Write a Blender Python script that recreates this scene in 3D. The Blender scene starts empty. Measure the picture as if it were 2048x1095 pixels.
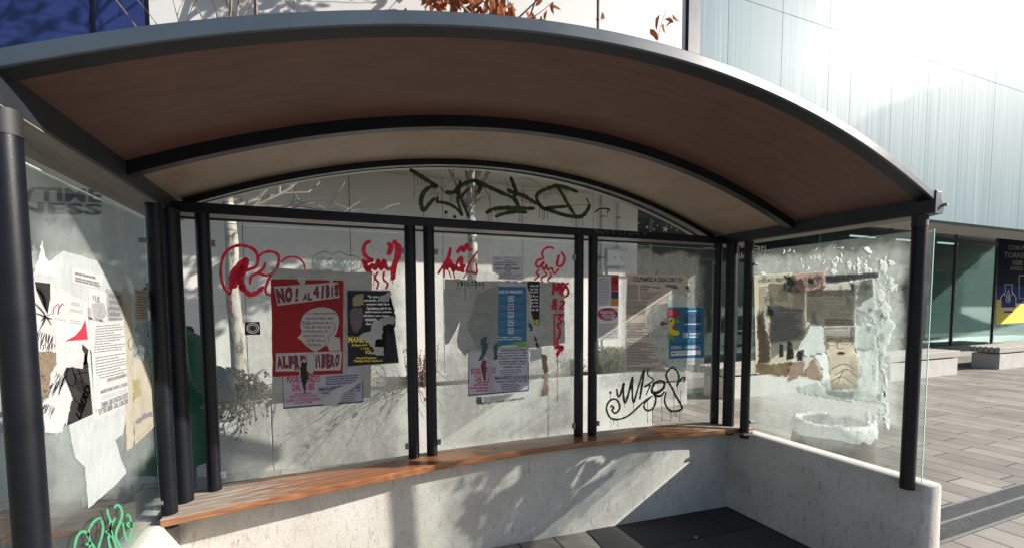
import bpy, math, random
from mathutils import Vector, Matrix, Quaternion, noise as mnoise
random.seed(11)
SC = bpy.context.scene
COL = SC.collection
# ------------------------------------------------------------------ camera
CAMP = Vector((-1.3446, -3.2754, 1.6051))
YAW, PITCH, ROLL, FPX, PPY = 0.3889, -0.063, -0.0057, 926.69, 667.6
def camera_axes():
    cy, sy = math.cos(YAW), math.sin(YAW)
    f0, r0, u0 = Vector((sy, cy, 0)), Vector((cy, -sy, 0)), Vector((0, 0, 1))
    f = f0*math.cos(PITCH) + u0*math.sin(PITCH)
    u = u0*math.cos(PITCH) - f0*math.sin(PITCH)
    r = r0*math.cos(ROLL) + u*math.sin(ROLL)
    return f, r, u*math.cos(ROLL) - r0*math.sin(ROLL)
CF, CR, CU = camera_axes()
def at(px, py, axis, val):
    """the point of the plane axis=val that the photograph shows at px, py"""
    d = CF + CR*((px-1024)/FPX) - CU*((py-PPY)/FPX)
    return CAMP + d*((val-CAMP[axis])/d[axis])
cam = bpy.data.cameras.new('camera'); camo = bpy.data.objects.new('camera', cam); COL.objects.link(camo)
m = Matrix((CR, CU, -CF)).transposed().to_4x4(); m.translation = CAMP
camo.matrix_world = m
cam.sensor_width = 36; cam.lens = FPX/2048*36; cam.shift_y = (PPY-547.5)/2048
cam.clip_start = .02; cam.clip_end = 2000
SC.camera = camo
# ------------------------------------------------------------------ materials
def lin(c):
    return tuple(((x/255)/12.92 if x/255 <= .04045 else ((x/255+.055)/1.055)**2.4) for x in c)
def S(r, g, b): return lin((r, g, b))
class NT:
    def __init__(s, mat):
        mat.use_nodes = True; s.t = mat.node_tree; s.t.nodes.clear()
        s.out = s.n('ShaderNodeOutputMaterial')
    def n(s, typ, **kw):
        nd = s.t.nodes.new(typ)
        for k, v in kw.items():
            if k[0] == 'i' and k[1:].isdigit(): s.set(nd.inputs[int(k[1:])], v)
            elif k.startswith('_'): s.set(nd.inputs[k[1:].replace('_', ' ')], v)
            else: setattr(nd, k, v)
        return nd
    def set(s, inp, v):
        if isinstance(v, bpy.types.NodeSocket): s.t.links.new(v, inp)
        elif isinstance(v, (tuple, list)) and len(v) == 3 and inp.type == 'RGBA': inp.default_value = (*v, 1)
        else: inp.default_value = v
    def coord(s, scale=(1, 1, 1), rot=(0, 0, 0), loc=(0, 0, 0)):
        g = s.n('ShaderNodeNewGeometry')
        mp = s.n('ShaderNodeMapping', _Vector=g.outputs['Position'], _Scale=scale, _Rotation=rot, _Location=loc)
        return mp.outputs[0]
    def noise(s, vec, scale, detail=4, rough=.55):
        return s.n('ShaderNodeTexNoise', _Vector=vec, _Scale=scale, _Detail=detail, _Roughness=rough).outputs['Fac']
    def ramp(s, fac, stops):
        r = s.n('ShaderNodeValToRGB', i0=fac); e = r.color_ramp.elements
        while len(e) < len(stops): e.new(.5)
        for k, (p, c) in enumerate(stops):
            e[k].position = p; e[k].color = (*c, 1) if isinstance(c, tuple) else (c, c, c, 1)
        return r.outputs[0]
    def math(s, op, a, b=0.0, clamp=False):
        return s.n('ShaderNodeMath', operation=op, i0=a, i1=b, use_clamp=clamp).outputs[0]
    def mix(s, fac, a, b, blend='MIX'):
        nd = s.n('ShaderNodeMix', data_type='RGBA', blend_type=blend)
        s.set(nd.inputs['Factor'], fac); s.set(nd.inputs[6], a); s.set(nd.inputs[7], b)
        return nd.outputs[2]
    def step(s, v, a, b):
        return s.n('ShaderNodeMapRange', interpolation_type='SMOOTHSTEP', _Value=v, i1=a, i2=b).outputs[0]
    def bump(s, h, strength=.3, dist=.01):
        return s.n('ShaderNodeBump', _Strength=strength, _Distance=dist, _Height=h).outputs[0]
    def bsdf(s, **kw):
        b = s.n('ShaderNodeBsdfPrincipled')
        for k, v in kw.items(): s.set(b.inputs[k.replace('_', ' ')], v)
        return b
    def done(s, sh): s.t.links.new(sh.outputs[0] if hasattr(sh, 'outputs') else sh, s.out.inputs[0])
MATS = {}
def mat(name, col, rough=.6, metal=0., var=.15, vs=6., bump=0., bs=60., spec=.5, stretch=(1, 1, 1), coat=0.):
    if name in MATS: return MATS[name]
    mt = bpy.data.materials.new(name); MATS[name] = mt; t = NT(mt)
    v = t.coord(stretch)
    kw = dict(Roughness=rough, Metallic=metal, Specular_IOR_Level=spec, Coat_Weight=coat)
    if var > 0:
        f = t.noise(v, vs, 6, .6)
        lo = tuple(max(0, c*(1-var)) for c in col); hi = tuple(min(.95, c*(1+var)) for c in col)
        kw['Base_Color'] = t.ramp(f, [(.3, lo), (.7, hi)])
        kw['Roughness'] = t.n('ShaderNodeMapRange', _Value=f, i3=max(0, rough-.08), i4=min(1, rough+.08)).outputs[0]
    else: kw['Base_Color'] = col
    if bump: kw['Normal'] = t.bump(t.noise(v, bs, 4), bump, .004)
    t.done(t.bsdf(**kw)); return mt
def custom(name):
    mt = bpy.data.materials.new(name); MATS[name] = mt; return mt, NT(mt)

mt, t = custom('dark_paint')
f = t.noise(t.coord(), 9, 6, .6); sc = t.noise(t.coord((1, 1, .12)), 75, 3, .6); ch = t.noise(t.coord(), 55, 4, .7)
c = t.ramp(f, [(.3, (.0035, .0045, .0075)), (.7, (.0055, .0068, .0105))]); c = t.mix(t.ramp(sc, [(.68, 0.), (.76, .3)]), c, (.04, .045, .05)); c = t.mix(t.ramp(ch, [(.71, 0.), (.74, .8)]), c, (.10, .09, .08))
t.done(t.bsdf(Base_Color=c, Roughness=t.n('ShaderNodeMapRange', _Value=f, i3=.3, i4=.5).outputs[0], Specular_IOR_Level=.28, Normal=t.bump(t.noise(t.coord(), 260, 3), .13, .004)))
mat('rim_paint', (.045, .062, .08), .34, var=.1, vs=4, bump=.12, bs=300)
mat('beam_paint', (.022, .027, .033), .42, var=.12, vs=7, bump=.1, bs=200)
mat('beam_soffit', (.17, .16, .135), .7, var=.25, vs=3, stretch=(6, 1, 6))
mat('black_rubber', (.012, .012, .013), .6)
mat('steel', (.5, .5, .5), .3, metal=1, var=.05)
mat('galvanised', (.20, .205, .21), .5, metal=.5, var=.25, vs=20)
# concrete of the shelter: pale, streaked, pitted
mt, t = custom('concrete')
p = t.coord()
f1 = t.noise(p, 2.2, 8, .65); f2 = t.noise(t.coord((22, 22, 5)), 1.6, 4, .6); f3 = t.noise(p, 90, 3)
c = t.ramp(f1, [(.28, (.42, .40, .36)), (.5, (.54, .515, .47)), (.72, (.62, .595, .55))])
c = t.mix(t.ramp(f2, [(.56, 0.), (.72, .6)]), c, (.24, .235, .215))
pit = t.ramp(t.noise(t.coord((1, 1, .34)), 62, 3, .55), [(.655, 0.), (.72, .5)])
c = t.mix(pit, c, (.11, .11, .1)); c = t.mix(1., c, t.ramp(t.noise(p, 150, 3, .6), [(.3, .80), (.7, 1.14)]), 'MULTIPLY')
h = t.math('SUBTRACT', t.math('MULTIPLY', f3, .6), pit)
t.done(t.bsdf(Base_Color=c, Roughness=.85, Normal=t.bump(h, .45, .006)))
# washed/exposed-aggregate concrete of the planter
mt, t = custom('planter_concrete')
p = t.coord()
c = t.ramp(t.noise(p, 1.5, 6, .6), [(.3, (.42, .42, .39)), (.7, (.60, .60, .57))])
sp = t.ramp(t.noise(t.coord((1, 1, .6)), 45, 3, .6), [(.60, 0.), (.66, .75)])
c = t.mix(sp, c, (.19, .19, .17))
t.done(t.bsdf(Base_Color=c, Roughness=.9, Normal=t.bump(t.noise(p, 80, 3), .4, .006)))
# bench plank: varnished brown wood, worn to pale grey at its corners
mt, t = custom('bench_wood')
p = t.coord((.7, 9, 9))
g1 = t.noise(p, 5, 6, .6); w = t.n('ShaderNodeTexWave', wave_type='BANDS', bands_direction='Y', _Vector=t.coord((.25, 22, 22)), _Scale=1.2, _Distortion=5.5, _Detail=3).outputs['Fac']
c = t.ramp(g1, [(.3, (.18, .07, .032)), (.55, (.33, .138, .06)), (.75, (.46, .21, .09))])
c = t.mix(t.math('MULTIPLY', w, .35), c, (.10, .035, .015))
pos = t.n('ShaderNodeNewGeometry').outputs['Position']; sx = t.n('ShaderNodeSeparateXYZ', i0=pos)
wear = t.math('ADD', t.math('MULTIPLY', t.noise(t.coord((2.2, 30, 30)), 2.4, 6, .7), 1.25), t.math('MULTIPLY', t.step(t.math('ABSOLUTE', t.math('ADD', sx.outputs[0], -.05)), 1.0, 2.2), .48))
nz = t.n('ShaderNodeSeparateXYZ', i0=t.n('ShaderNodeNewGeometry').outputs['Normal']).outputs[2]
wf = t.math('MULTIPLY', t.ramp(wear, [(.86, 0.), (.98, 1.)]), t.math('ADD', t.math('MULTIPLY', nz, .85), .12, True), True)
c = t.mix(wf, c, t.ramp(g1, [(.35, (.13, .10, .075)), (.62, (.46, .40, .33))]))
t.done(t.bsdf(Base_Color=c, Roughness=t.n('ShaderNodeMapRange', _Value=wf, i3=.22, i4=.8).outputs[0], Normal=t.bump(t.math('ADD', w, g1), .25, .004)))
# ceiling: dull brown varnished plywood
mt, t = custom('ceiling_board')
g1 = t.noise(t.coord((1.2, 7, 3)), 3, 6, .6)
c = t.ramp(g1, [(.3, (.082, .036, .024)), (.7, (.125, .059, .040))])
t.done(t.bsdf(Base_Color=c, Roughness=.55, Normal=t.bump(t.noise(t.coord((4, 40, 4)), 8, 3), .08, .002)))
mt, t = custom('rear_ceiling')
f = t.noise(t.coord(), 2.6, 7, .65); st = t.noise(t.coord((7, 1.2, 3)), 1.6, 5, .7)
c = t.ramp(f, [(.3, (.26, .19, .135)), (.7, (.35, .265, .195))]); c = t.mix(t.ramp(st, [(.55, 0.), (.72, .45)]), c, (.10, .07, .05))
t.done(t.bsdf(Base_Color=c, Roughness=.6))
# plaza paving: long grey slabs
def paving(name, a, b, mortar, bw, rh, rotz, wet=0.):
    mt, t = custom(name)
    v = t.coord((1, 1, 1), (0, 0, rotz))
    wob = t.n('ShaderNodeVectorMath', operation='ADD', i0=v, i1=(0, 0, 0))
    br = t.n('ShaderNodeTexBrick', offset=.37, offset_frequency=2, squash=1.35, squash_frequency=3, _Vector=wob.outputs[0], _Color1=a, _Color2=b, _Mortar=mortar, _Scale=1., i4=1.)
    br.inputs['Mortar Size'].default_value = .009; br.inputs['Mortar Smooth'].default_value = .15
    br.inputs['Brick Width'].default_value = bw; br.inputs['Row Height'].default_value = rh; br.inputs['Bias'].default_value = 0
    f = t.noise(v, 1.1, 8, .65); f2 = t.noise(v, 60, 3)
    c = t.mix(1., br.outputs[0], t.ramp(f, [(.25, .62), (.75, 1.22)]), 'MULTIPLY')
    c = t.mix(t.ramp(t.noise(v, 7, 5, .7), [(.60, 0.), (.75, .45)]), c, mortar)
    h = t.math('SUBTRACT', t.math('MULTIPLY', f2, .25), t.math('MULTIPLY', br.outputs['Fac'], 1.0))
    vo = t.n('ShaderNodeTexVoronoi', _Vector=v, _Scale=2.3); sel = t.n('ShaderNodeSeparateXYZ', i0=vo.outputs['Color'])
    spot = t.math('MULTIPLY', t.step(vo.outputs['Distance'], .075, .05), t.step(sel.outputs[0], .52, .56)); c = t.mix(t.math('MULTIPLY', spot, .6), c, t.mix(sel.outputs[1], tuple(x*.35 for x in a), tuple(min(.6, x*1.5) for x in b)))
    t.done(t.bsdf(Base_Color=c, Roughness=t.n('ShaderNodeMapRange', _Value=f, i3=.55, i4=.85).outputs[0], Normal=t.bump(h, .6, .006)))
    return mt
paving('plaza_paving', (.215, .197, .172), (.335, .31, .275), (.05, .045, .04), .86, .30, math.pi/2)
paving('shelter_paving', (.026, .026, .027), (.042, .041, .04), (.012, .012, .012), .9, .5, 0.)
# ------------------------------------------------------------------ mesh helpers
ORG = {}
def g_link(o): COL.objects.link(o); return o
def tag(o, label=None, cat=None, group=None, kind=None):
    if label: o['label'] = label
    if cat: o['category'] = cat
    if group: o['group'] = group
    if kind: o['kind'] = kind
    return o
def empty(name, loc, label, cat, group=None):
    o = bpy.data.objects.new(name, None); g_link(o); o.location = loc; o.empty_display_size = .2
    ORG[o.name] = Vector(loc); return tag(o, label, cat, group)
def root_org(o):
    while o.parent: o = o.parent
    return ORG[o.name]
class MB:
    def __init__(s): s.v, s.f, s.mi = [], [], []
    def add(s, vs, fs, mi=0):
        k = len(s.v); s.v += [Vector(v) for v in vs]; s.f += [tuple(i+k for i in f) for f in fs]; s.mi += [mi]*len(fs); return s
    def box(s, x0, x1, y0, y1, z0, z1, mi=0):
        v = [(x, y, z) for z in (z0, z1) for y in (y0, y1) for x in (x0, x1)]
        return s.add(v, [(0, 2, 3, 1), (4, 5, 7, 6), (0, 1, 5, 4), (2, 6, 7, 3), (0, 4, 6, 2), (1, 3, 7, 5)], mi)
    def prism(s, poly, off, mi=0):
        n = len(poly); off = Vector(off)
        a = [Vector(p) for p in poly]; b = [p+off for p in a]
        fs = [tuple(range(n)), tuple(range(2*n-1, n-1, -1))] + [(i, i+n, (i+1) % n+n, (i+1) % n) for i in range(n)]
        return s.add(a+b, fs, mi)
    def tube(s, pts, rad, seg=8, cap=True, mi=0):
        pts = [Vector(p) for p in pts]; n = len(pts)
        if not isinstance(rad, (list, tuple)): rad = [rad]*n
        vs = []; prev = None
        for i, p in enumerate(pts):
            d = (pts[min(i+1, n-1)]-pts[max(i-1, 0)])
            d = d.normalized() if d.length > 1e-9 else Vector((0, 0, 1))
            if prev is None:
                a = d.orthogonal().normalized()
            else:
                a = prev - d*prev.dot(d); a = a.normalized() if a.length > 1e-6 else d.orthogonal().normalized()
            prev = a; b = d.cross(a)
            vs += [p+(a*math.cos(2*math.pi*k/seg)+b*math.sin(2*math.pi*k/seg))*rad[i] for k in range(seg)]
        fs = [(i*seg+k, i*seg+(k+1) % seg, (i+1)*seg+(k+1) % seg, (i+1)*seg+k) for i in range(n-1) for k in range(seg)]
        if cap: fs += [tuple(range(seg-1, -1, -1)), tuple(range((n-1)*seg, n*seg))]
        return s.add(vs, fs, mi)
    def cyl(s, x, y, z0, z1, r, seg=24, mi=0): return s.tube([(x, y, z0), (x, y, z1)], r, seg, True, mi)
    def lathe(s, cx, cy, prof, seg=32, mi=0, cap=True):
        vs = [(cx+r*math.cos(2*math.pi*k/seg), cy+r*math.sin(2*math.pi*k/seg), z) for r, z in prof for k in range(seg)]
        n = len(prof)
        fs = [(i*seg+k, i*seg+(k+1) % seg, (i+1)*seg+(k+1) % seg, (i+1)*seg+k) for i in range(n-1) for k in range(seg)]
        if cap: fs += [tuple(range(seg-1, -1, -1)), tuple(range((n-1)*seg, n*seg))]
        return s.add(vs, fs, mi)
    def build(s, name, mats, parent=None, org=None, smooth=False, bevel=0., label=None, cat=None, group=None, kind=None, hide=False):
        me = bpy.data.meshes.new(name); o = bpy.data.objects.new(name, me); g_link(o)
        if parent is not None: o.parent = parent; og = root_org(parent)
        else:
            if org is None:
                lo = Vector([min(v[i] for v in s.v) for i in range(3)]); hi = Vector([max(v[i] for v in s.v) for i in range(3)])
                org = Vector(((lo.x+hi.x)/2, (lo.y+hi.y)/2, lo.z))
            og = Vector(org); o.location = og; ORG[o.name] = og
        me.from_pydata([v-og for v in s.v], [], s.f)
        for mm in (mats if isinstance(mats, (list, tuple)) else [mats]): me.materials.append(MATS[mm] if isinstance(mm, str) else mm)
        me.polygons.foreach_set('material_index', s.mi)
        me.validate(); me.update()
        if smooth:
            me.polygons.foreach_set('use_smooth', [True]*len(me.polygons)); me.set_sharp_from_angle(angle=math.radians(50))
        if bevel:
            b = o.modifiers.new('bevel', 'BEVEL'); b.width = bevel; b.segments = 2; b.limit_method = 'ANGLE'; b.angle_limit = math.radians(40)
        return tag(o, label, cat, group, kind)
def copy_tree(o, loc, label=None):
    d = Vector(loc)-o.location
    c = o.copy(); g_link(c); c.location = loc; ORG[c.name] = ORG[o.name]+d
    if label: c['label'] = label
    for ch in o.children:
        k = ch.copy(); g_link(k); k.parent = c
        for gch in ch.children:
            q = gch.copy(); g_link(q); q.parent = k
    return c
# ------------------------------------------------------------------ ground
GZ = -.31
def ground_z(x):
    if x > 2.15: return GZ
    if x < -2.4: return -.12
    return -.12 + (x+2.4)/4.55*(GZ+.12)
mb = MB()
xs = [-400, -60, -2.4, 2.15, 60, 600]; ys = [-300, -40, 60, 500]
vs = [(x, y, ground_z(x)) for y in ys for x in xs]; n = len(xs)
mb.add(vs, [(j*n+i, j*n+i+1, (j+1)*n+i+1, (j+1)*n+i) for j in range(len(ys)-1) for i in range(n-1)])
mb.build('ground', 'plaza_paving', org=(0, 0, 0), kind='structure')
mb = MB()
vs = []
for y in (-1.75, -.05):
    vs += [(.62+.12*(y+.05), y, ground_z(.62+.12*(y+.05))+.006), (2.18, y, GZ+.006)]
mb.add(vs, [(0, 1, 3, 2)])
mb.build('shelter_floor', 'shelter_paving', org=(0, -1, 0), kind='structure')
# ------------------------------------------------------------------ bus shelter
shelter = empty('bus_shelter', (0, -.7, -.1), 'dark grey arched waiting shelter with graffiti on its glass walls and a plank bench', 'bus shelter')
def A(x): return 2.73-.1*x*x
def plank_z(x): return .486+.0455*max(-.35, 1-(x/1.9)**2)
XS = [-2.25+4.5*i/48 for i in range(49)]
def arch(mb, y0, y1, lo, hi, x0=-2.25, x1=2.25, mi=0, n=48):
    pts = [x0+(x1-x0)*i/n for i in range(n+1)]
    vs = []
    for x in pts: vs += [(x, y0, A(x)+lo), (x, y1, A(x)+lo), (x, y1, A(x)+hi), (x, y0, A(x)+hi)]
    fs = [(4*i+a, 4*i+(a+1) % 4, 4*i+4+(a+1) % 4, 4*i+4+a) for i in range(n) for a in range(4)] + [(3, 2, 1, 0), (4*n, 4*n+1, 4*n+2, 4*n+3)]
    return mb.add(vs, fs, mi)
PB = 2.2 - .05
arch(MB(), -1.6, -1.585, -.048, 0, -2.132, 2.132).build('roof_rim', 'rim_paint', shelter, smooth=True, bevel=.003)
arch(MB(), -1.585, -1.515, -.047, -.003, -2.132, 2.132).build('rim_shade_channel', 'dark_paint', shelter, smooth=True)  # underside of the rim, painted dark to stand for the shade there
arch(MB(), -1.515, .25, -.022, -.006).build('roof_sheet', 'rim_paint', shelter, smooth=True)
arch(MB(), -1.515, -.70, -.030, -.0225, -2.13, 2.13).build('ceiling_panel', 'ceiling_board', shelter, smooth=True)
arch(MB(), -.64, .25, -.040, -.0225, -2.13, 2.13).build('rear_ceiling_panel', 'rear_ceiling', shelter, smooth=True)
arch(MB(), -.70, -.64, -.092, -.0228, -2.13, 2.13).build('cross_arch', 'dark_paint', shelter, smooth=True)
arch(MB(), .2505, .30, -.06, -.006, -2.2, 2.2).build('rear_rim', 'rim_paint', shelter, smooth=True)
# rear arch rib over the tympanum
mb = MB(); arch(mb, .09, .135, -.082, -.0405, -2.1, 2.1); mb.build('rear_arch', 'dark_paint', shelter, smooth=True)
for s_ in (-1, 1):
    mb = MB()
    plan = [(2.125, .25), (2.315, .25), (2.315, -1.40), (2.215, -1.596), (2.125, -1.596)]
    mb.prism([(s_*x, y, 2.153) for x, y in plan], (0, 0, .132))
    mb.build('side_beam', 'beam_paint', shelter, bevel=.004)
    MB().prism([(s_*(x+(.004 if x < 2.2 else -.004)), y*.996, 2.147) for x, y in plan], (0, 0, .0055)).build('beam_underside', 'beam_soffit', shelter)
    mb = MB()      # end plate that closes the arch at the front corner
    x = s_*2.13
    mb.prism([(x, -1.607, 2.288), (x+s_*.02, -1.607, 2.285), (x+s_*.092, -1.607, 2.195), (x+s_*.082, -1.607, 2.146), (x-s_*.002, -1.607, 2.146)], (0, .0105, 0))
    mb.build('end_plate', 'rim_paint', shelter, bevel=.003)
    mb = MB(); mb.tube([(s_*2.205, -1.607, 2.20), (s_*2.205, -1.632, 2.20)], .010, 10)
    mb.build('bolt', 'steel', shelter)
MB().box(-2.124, 2.124, .041, .13, 2.15, 2.168).build('beam_flange', 'dark_paint', shelter)
MB().box(-2.124, 2.124, -.04, .04, 2.15, 2.212).build('rear_beam', 'dark_paint', shelter, bevel=.004)
PX = [-1.985, -.7643, -.633, .5832, .7149, 2.0588]
R0 = .0385
def post(x, y, r=R0, z0=None, top=2.15, shoe=True):
    z0 = plank_z(x)-.06 if z0 is None else z0
    mb = MB(); mb.cyl(x, y, z0, top, r, 28)
    return mb.build('post', 'dark_paint', shelter, smooth=True)
for x in PX: post(x, 0)
for s_ in (-1, 1):
    post(s_*2.12, -.105, .05, .40); post(s_*2.15, -.26, R0, .40)
    p_ = post(s_*2.15, -1.52, .0405, .40, 2.08)
    mb = MB(); mb.cyl(s_*2.15, -1.52, 2.08, 2.15, .043, 28); mb.build('post_collar', 'black_rubber', p_, smooth=True)
# small foot plates where the corner posts meet the wall
for (x, y) in ((-2.15, -.26), (2.15, -.26)):
    mb = MB(); mb.box(x-.055, x+.055, y-.05, y+.05, .437, .447)
    for dx in (-.045, .045): mb.cyl(x+dx, y-.042, .447, .458, .008, 8)
    mb.build('foot_plate', 'galvanised', shelter)
# bench plank
mb = MB(); FR = [(-2.18, -.335), (-1.6, -.30), (-1.03, -.262), (-.55, -.20), (0, -.178), (.5, -.172), (1.2, -.19), (1.8, -.205), (2.31, -.235)]
vs = []
for x, y in FR:
    z = plank_z(x)
    vs += [(x, y, z-.045), (x, .075, z-.045), (x, .075, z), (x, y, z)]
n = len(FR)-1
mb.add(vs, [(4*i+a, 4*i+(a+1) % 4, 4*i+4+(a+1) % 4, 4*i+4+a) for i in range(n) for a in range(4)] + [(3, 2, 1, 0), (4*n, 4*n+1, 4*n+2, 4*n+3)])
mb.build('bench_plank', 'bench_wood', shelter, bevel=.006)
# concrete base: rear wall and two wings
mb = MB(); n = 20; vs = []
for i in range(n+1):
    x = -2.16+4.32*i/n; z1 = plank_z(x)-.0455
    vs += [(x, -.10, -.6), (x, .17, -.6), (x, .15, z1), (x, -.078, z1)]
mb.add(vs, [(4*i+a, 4*i+(a+1) % 4, 4*i+4+(a+1) % 4, 4*i+4+a) for i in range(n) for a in range(4)] + [(3, 2, 1, 0), (4*n, 4*n+1, 4*n+2, 4*n+3)])
mb.build('rear_wall', 'concrete', shelter)
for s_ in (-1, 1):
    mb = MB()
    def sec(x0, x1, z): # rounded front end
        o_ = []
        yb, yf = .17, -1.64
        r = abs(x1-x0)/2
        for k in range(0, 9):
            th = math.pi*k/8
            o_.append((s_*((x0+x1)/2 + r*math.cos(th)), yf + r*.55 - r*.55*math.sin(th), z))
        return [(s_*x1, yb, z)] + o_ + [(s_*x0, yb, z)]
    ls = [sec(2.14, 2.39, -.6), sec(2.155, 2.355, .10), sec(2.165, 2.335, .425), sec(2.18, 2.318, .440)]
    k = len(ls[0]); vs = sum(ls, [])
    fs = [(j*k+i, j*k+(i+1) % k, (j+1)*k+(i+1) % k, (j+1)*k+i) for j in range(3) for i in range(k)] + [tuple(range(3*k, 4*k))]
    if s_ < 0: fs = [f[::-1] for f in fs]
    mb.add(vs, fs); mb.build('side_wall', 'concrete', shelter, smooth=True)
# glazing bars and glass --------------------------------------------------
def glass_mat(name, axis, tint, boxes, base=.03, gloss=.09, dirt=(.66, .68, .65), scale=3.0, solid=()):
    """clear glass with dust and glue residue; boxes = (u0,u1,v0,v1,soft,amount)"""
    mt, t = custom(name)
    pos = t.n('ShaderNodeNewGeometry').outputs['Position']; sx = t.n('ShaderNodeSeparateXYZ', i0=pos)
    u, v = sx.outputs[axis], sx.outputs[2]
    n1 = t.noise(t.coord(), scale, 8, .7); n2 = t.noise(t.coord((1, 1, .35)), scale*6, 6, .7); n3 = t.noise(t.coord(), 26, 5, .65)
    wob = t.math('MULTIPLY', t.math('SUBTRACT', n1, .5), .30)
    acc = t.math('MULTIPLY', t.ramp(n1, [(.3, 0.), (.8, 1.)]), base)
    for (u0, u1, v0, v1, sf, am) in boxes:
        uu, vv = t.math('ADD', u, wob), t.math('ADD', v, wob)
        k = t.math('MULTIPLY', t.math('MULTIPLY', t.step(uu, u0-sf, u0+sf), t.step(uu, u1+sf, u1-sf)), t.math('MULTIPLY', t.step(vv, v0-sf, v0+sf), t.step(vv, v1+sf, v1-sf)))
        k = t.math('MULTIPLY', k, t.n('ShaderNodeMapRange', _Value=t.math('ADD', t.math('MULTIPLY', n2, .6), t.math('MULTIPLY', n3, .4)), i1=.36, i2=.64, i3=.55, i4=1.15).outputs[0])
        acc = t.math('MAXIMUM', acc, t.math('MULTIPLY', k, am))
    acc = t.math('MINIMUM', acc, .93)
    tr = t.n('ShaderNodeBsdfTransparent', i0=tint)
    gl = t.n('ShaderNodeBsdfGlossy', _Color=(1., 1., 1.), _Roughness=.03)
    lw = t.n('ShaderNodeLayerWeight', _Blend=.25).outputs['Fresnel']
    cl = t.n('ShaderNodeMixShader', i0=t.math('MULTIPLY', lw, gloss*4, True), i1=tr.outputs[0], i2=gl.outputs[0])
    df = t.n('ShaderNodeBsdfDiffuse', _Color=dirt); tl = t.n('ShaderNodeBsdfTranslucent', _Color=dirt)
    dd = t.n('ShaderNodeMixShader', i0=.5, i1=df.outputs[0], i2=tl.outputs[0])
    # each pane has two faces: let the outer one carry the dirt
    t.done(t.n('ShaderNodeMixShader', i0=acc, i1=cl.outputs[0], i2=dd.outputs[0])); return mt
T = (.955, .975, .965)
def pbox(axis, plane, x0, x1, y0, y1, soft, am, pa):
    """a dirt box from photo pixels on a pane's plane"""
    a = at(x0, (y0+y1)/2, pa, plane)[axis]; b = at(x1, (y0+y1)/2, pa, plane)[axis]
    c = at((x0+x1)/2, y1, pa, plane)[2]; d = at((x0+x1)/2, y0, pa, plane)[2]
    return (min(a, b), max(a, b), min(c, d), max(c, d), soft, am)
bx = lambda *q: pbox(0, 0., *q, 1)
glass_mat('glass_back_a', 0, T, [bx(590, 800, 500, 560, .06, .42), bx(560, 800, 560, 960, .10, .50), bx(470, 640, 760, 980, .12, .34), bx(560, 720, 800, 930, .12, .45), bx(460, 800, 540, 960, .12, .26)], .13)
glass_mat('glass_back_b', 0, T, [bx(900, 1150, 540, 700, .04, .36), bx(880, 1150, 690, 880, .08, .48), bx(870, 1140, 500, 560, .05, .25), bx(880, 1140, 560, 880, .1, .28)], .13)
glass_mat('glass_back_c', 0, T, [bx(1240, 1400, 505, 760, .03, .42), bx(1200, 1410, 520, 760, .04, .22), bx(1330, 1430, 730, 790, .03, .30)], .09)
glass_mat('glass_tympanum', 0, T, [], .05)
br_ = lambda *q: pbox(1, 2.2, *q, 0)
glass_mat('glass_right', 1, (.93, .965, .95), [br_(1510, 1810, 500, 560, .08, .34), br_(1700, 1800, 520, 850, .06, .45), br_(1520, 1760, 760, 850, .06, .35), br_(1510, 1700, 780, 880, .10, .22), br_(1545, 1765, 765, 828, .04, .62), br_(1512, 1760, 545, 760, .05, .22)], .14, dirt=(.62, .66, .64))
bl_ = lambda *q: pbox(1, -2.2, *q, 0)
glass_mat('glass_left', 1, (.92, .96, .94), [bl_(80, 300, 470, 560, .08, .32), bl_(80, 310, 560, 900, .10, .42), bl_(100, 200, 860, 1000, .10, .40), bl_(200, 310, 800, 960, .07, .28)], .05, dirt=(.52, .56, .54))
mat('glass_edge', (.45, .62, .57), .15, var=0)
def pane(name, matn, x0, x1, y0, y1, z0, z1):
    return MB().box(x0, x1, y0, y1, z0, z1).build(name, matn, shelter)
def panes_back():
    out = []
    for i, (a, b) in enumerate(((0, 1), (2, 3), (4, 5))):
        x0, x1 = PX[a]-.032, PX[b]+.032
        g = pane('glass_panel', ['glass_back_a', 'glass_back_b', 'glass_back_c'][i], x0, x1, -.004, .004, plank_z((x0+x1)/2)+.012, 2.10)
        MB().box(x0, x1, -.0042, .0042, 2.1003, 2.104).build('edge', 'glass_edge', g)
        out.append(g)
        MB().box(PX[a]+.02, PX[b]-.02, -.008, .008, 2.118, 2.132).build('glazing_bar', 'black_rubber', shelter)
    return out
GB = panes_back()
for i in (1, 3): MB().box(PX[i]+.03, PX[i+1]-.03, -.008, .008, 2.118, 2.132).build('glazing_bar', 'black_rubber', shelter)
MB().box(-2.12, PX[0]-.03, -.008, .008, 2.118, 2.132).build('glazing_bar', 'black_rubber', shelter)
MB().box(PX[5]+.03, 2.12, -.008, .008, 2.118, 2.132).build('glazing_bar', 'black_rubber', shelter)
# side panes stand outside the posts
GL = pane('glass_panel', 'glass_left', -2.206, -2.198, -1.66, -.22, .42, 2.06)
GR = pane('glass_panel', 'glass_right', 2.198, 2.206, -1.57, -.22, .475, 2.06)
for g, x in ((GL, -2.202), (GR, 2.202)):
    y0 = -1.66 if x < 0 else -1.57
    MB().box(x-.0042, x+.0042, y0-.0035, y0-.0002, .45, 2.06).build('edge', 'glass_edge', g)
    MB().box(x-.0042, x+.0042, y0, -.22, 2.0602, 2.063).build('edge', 'glass_edge', g)
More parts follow.
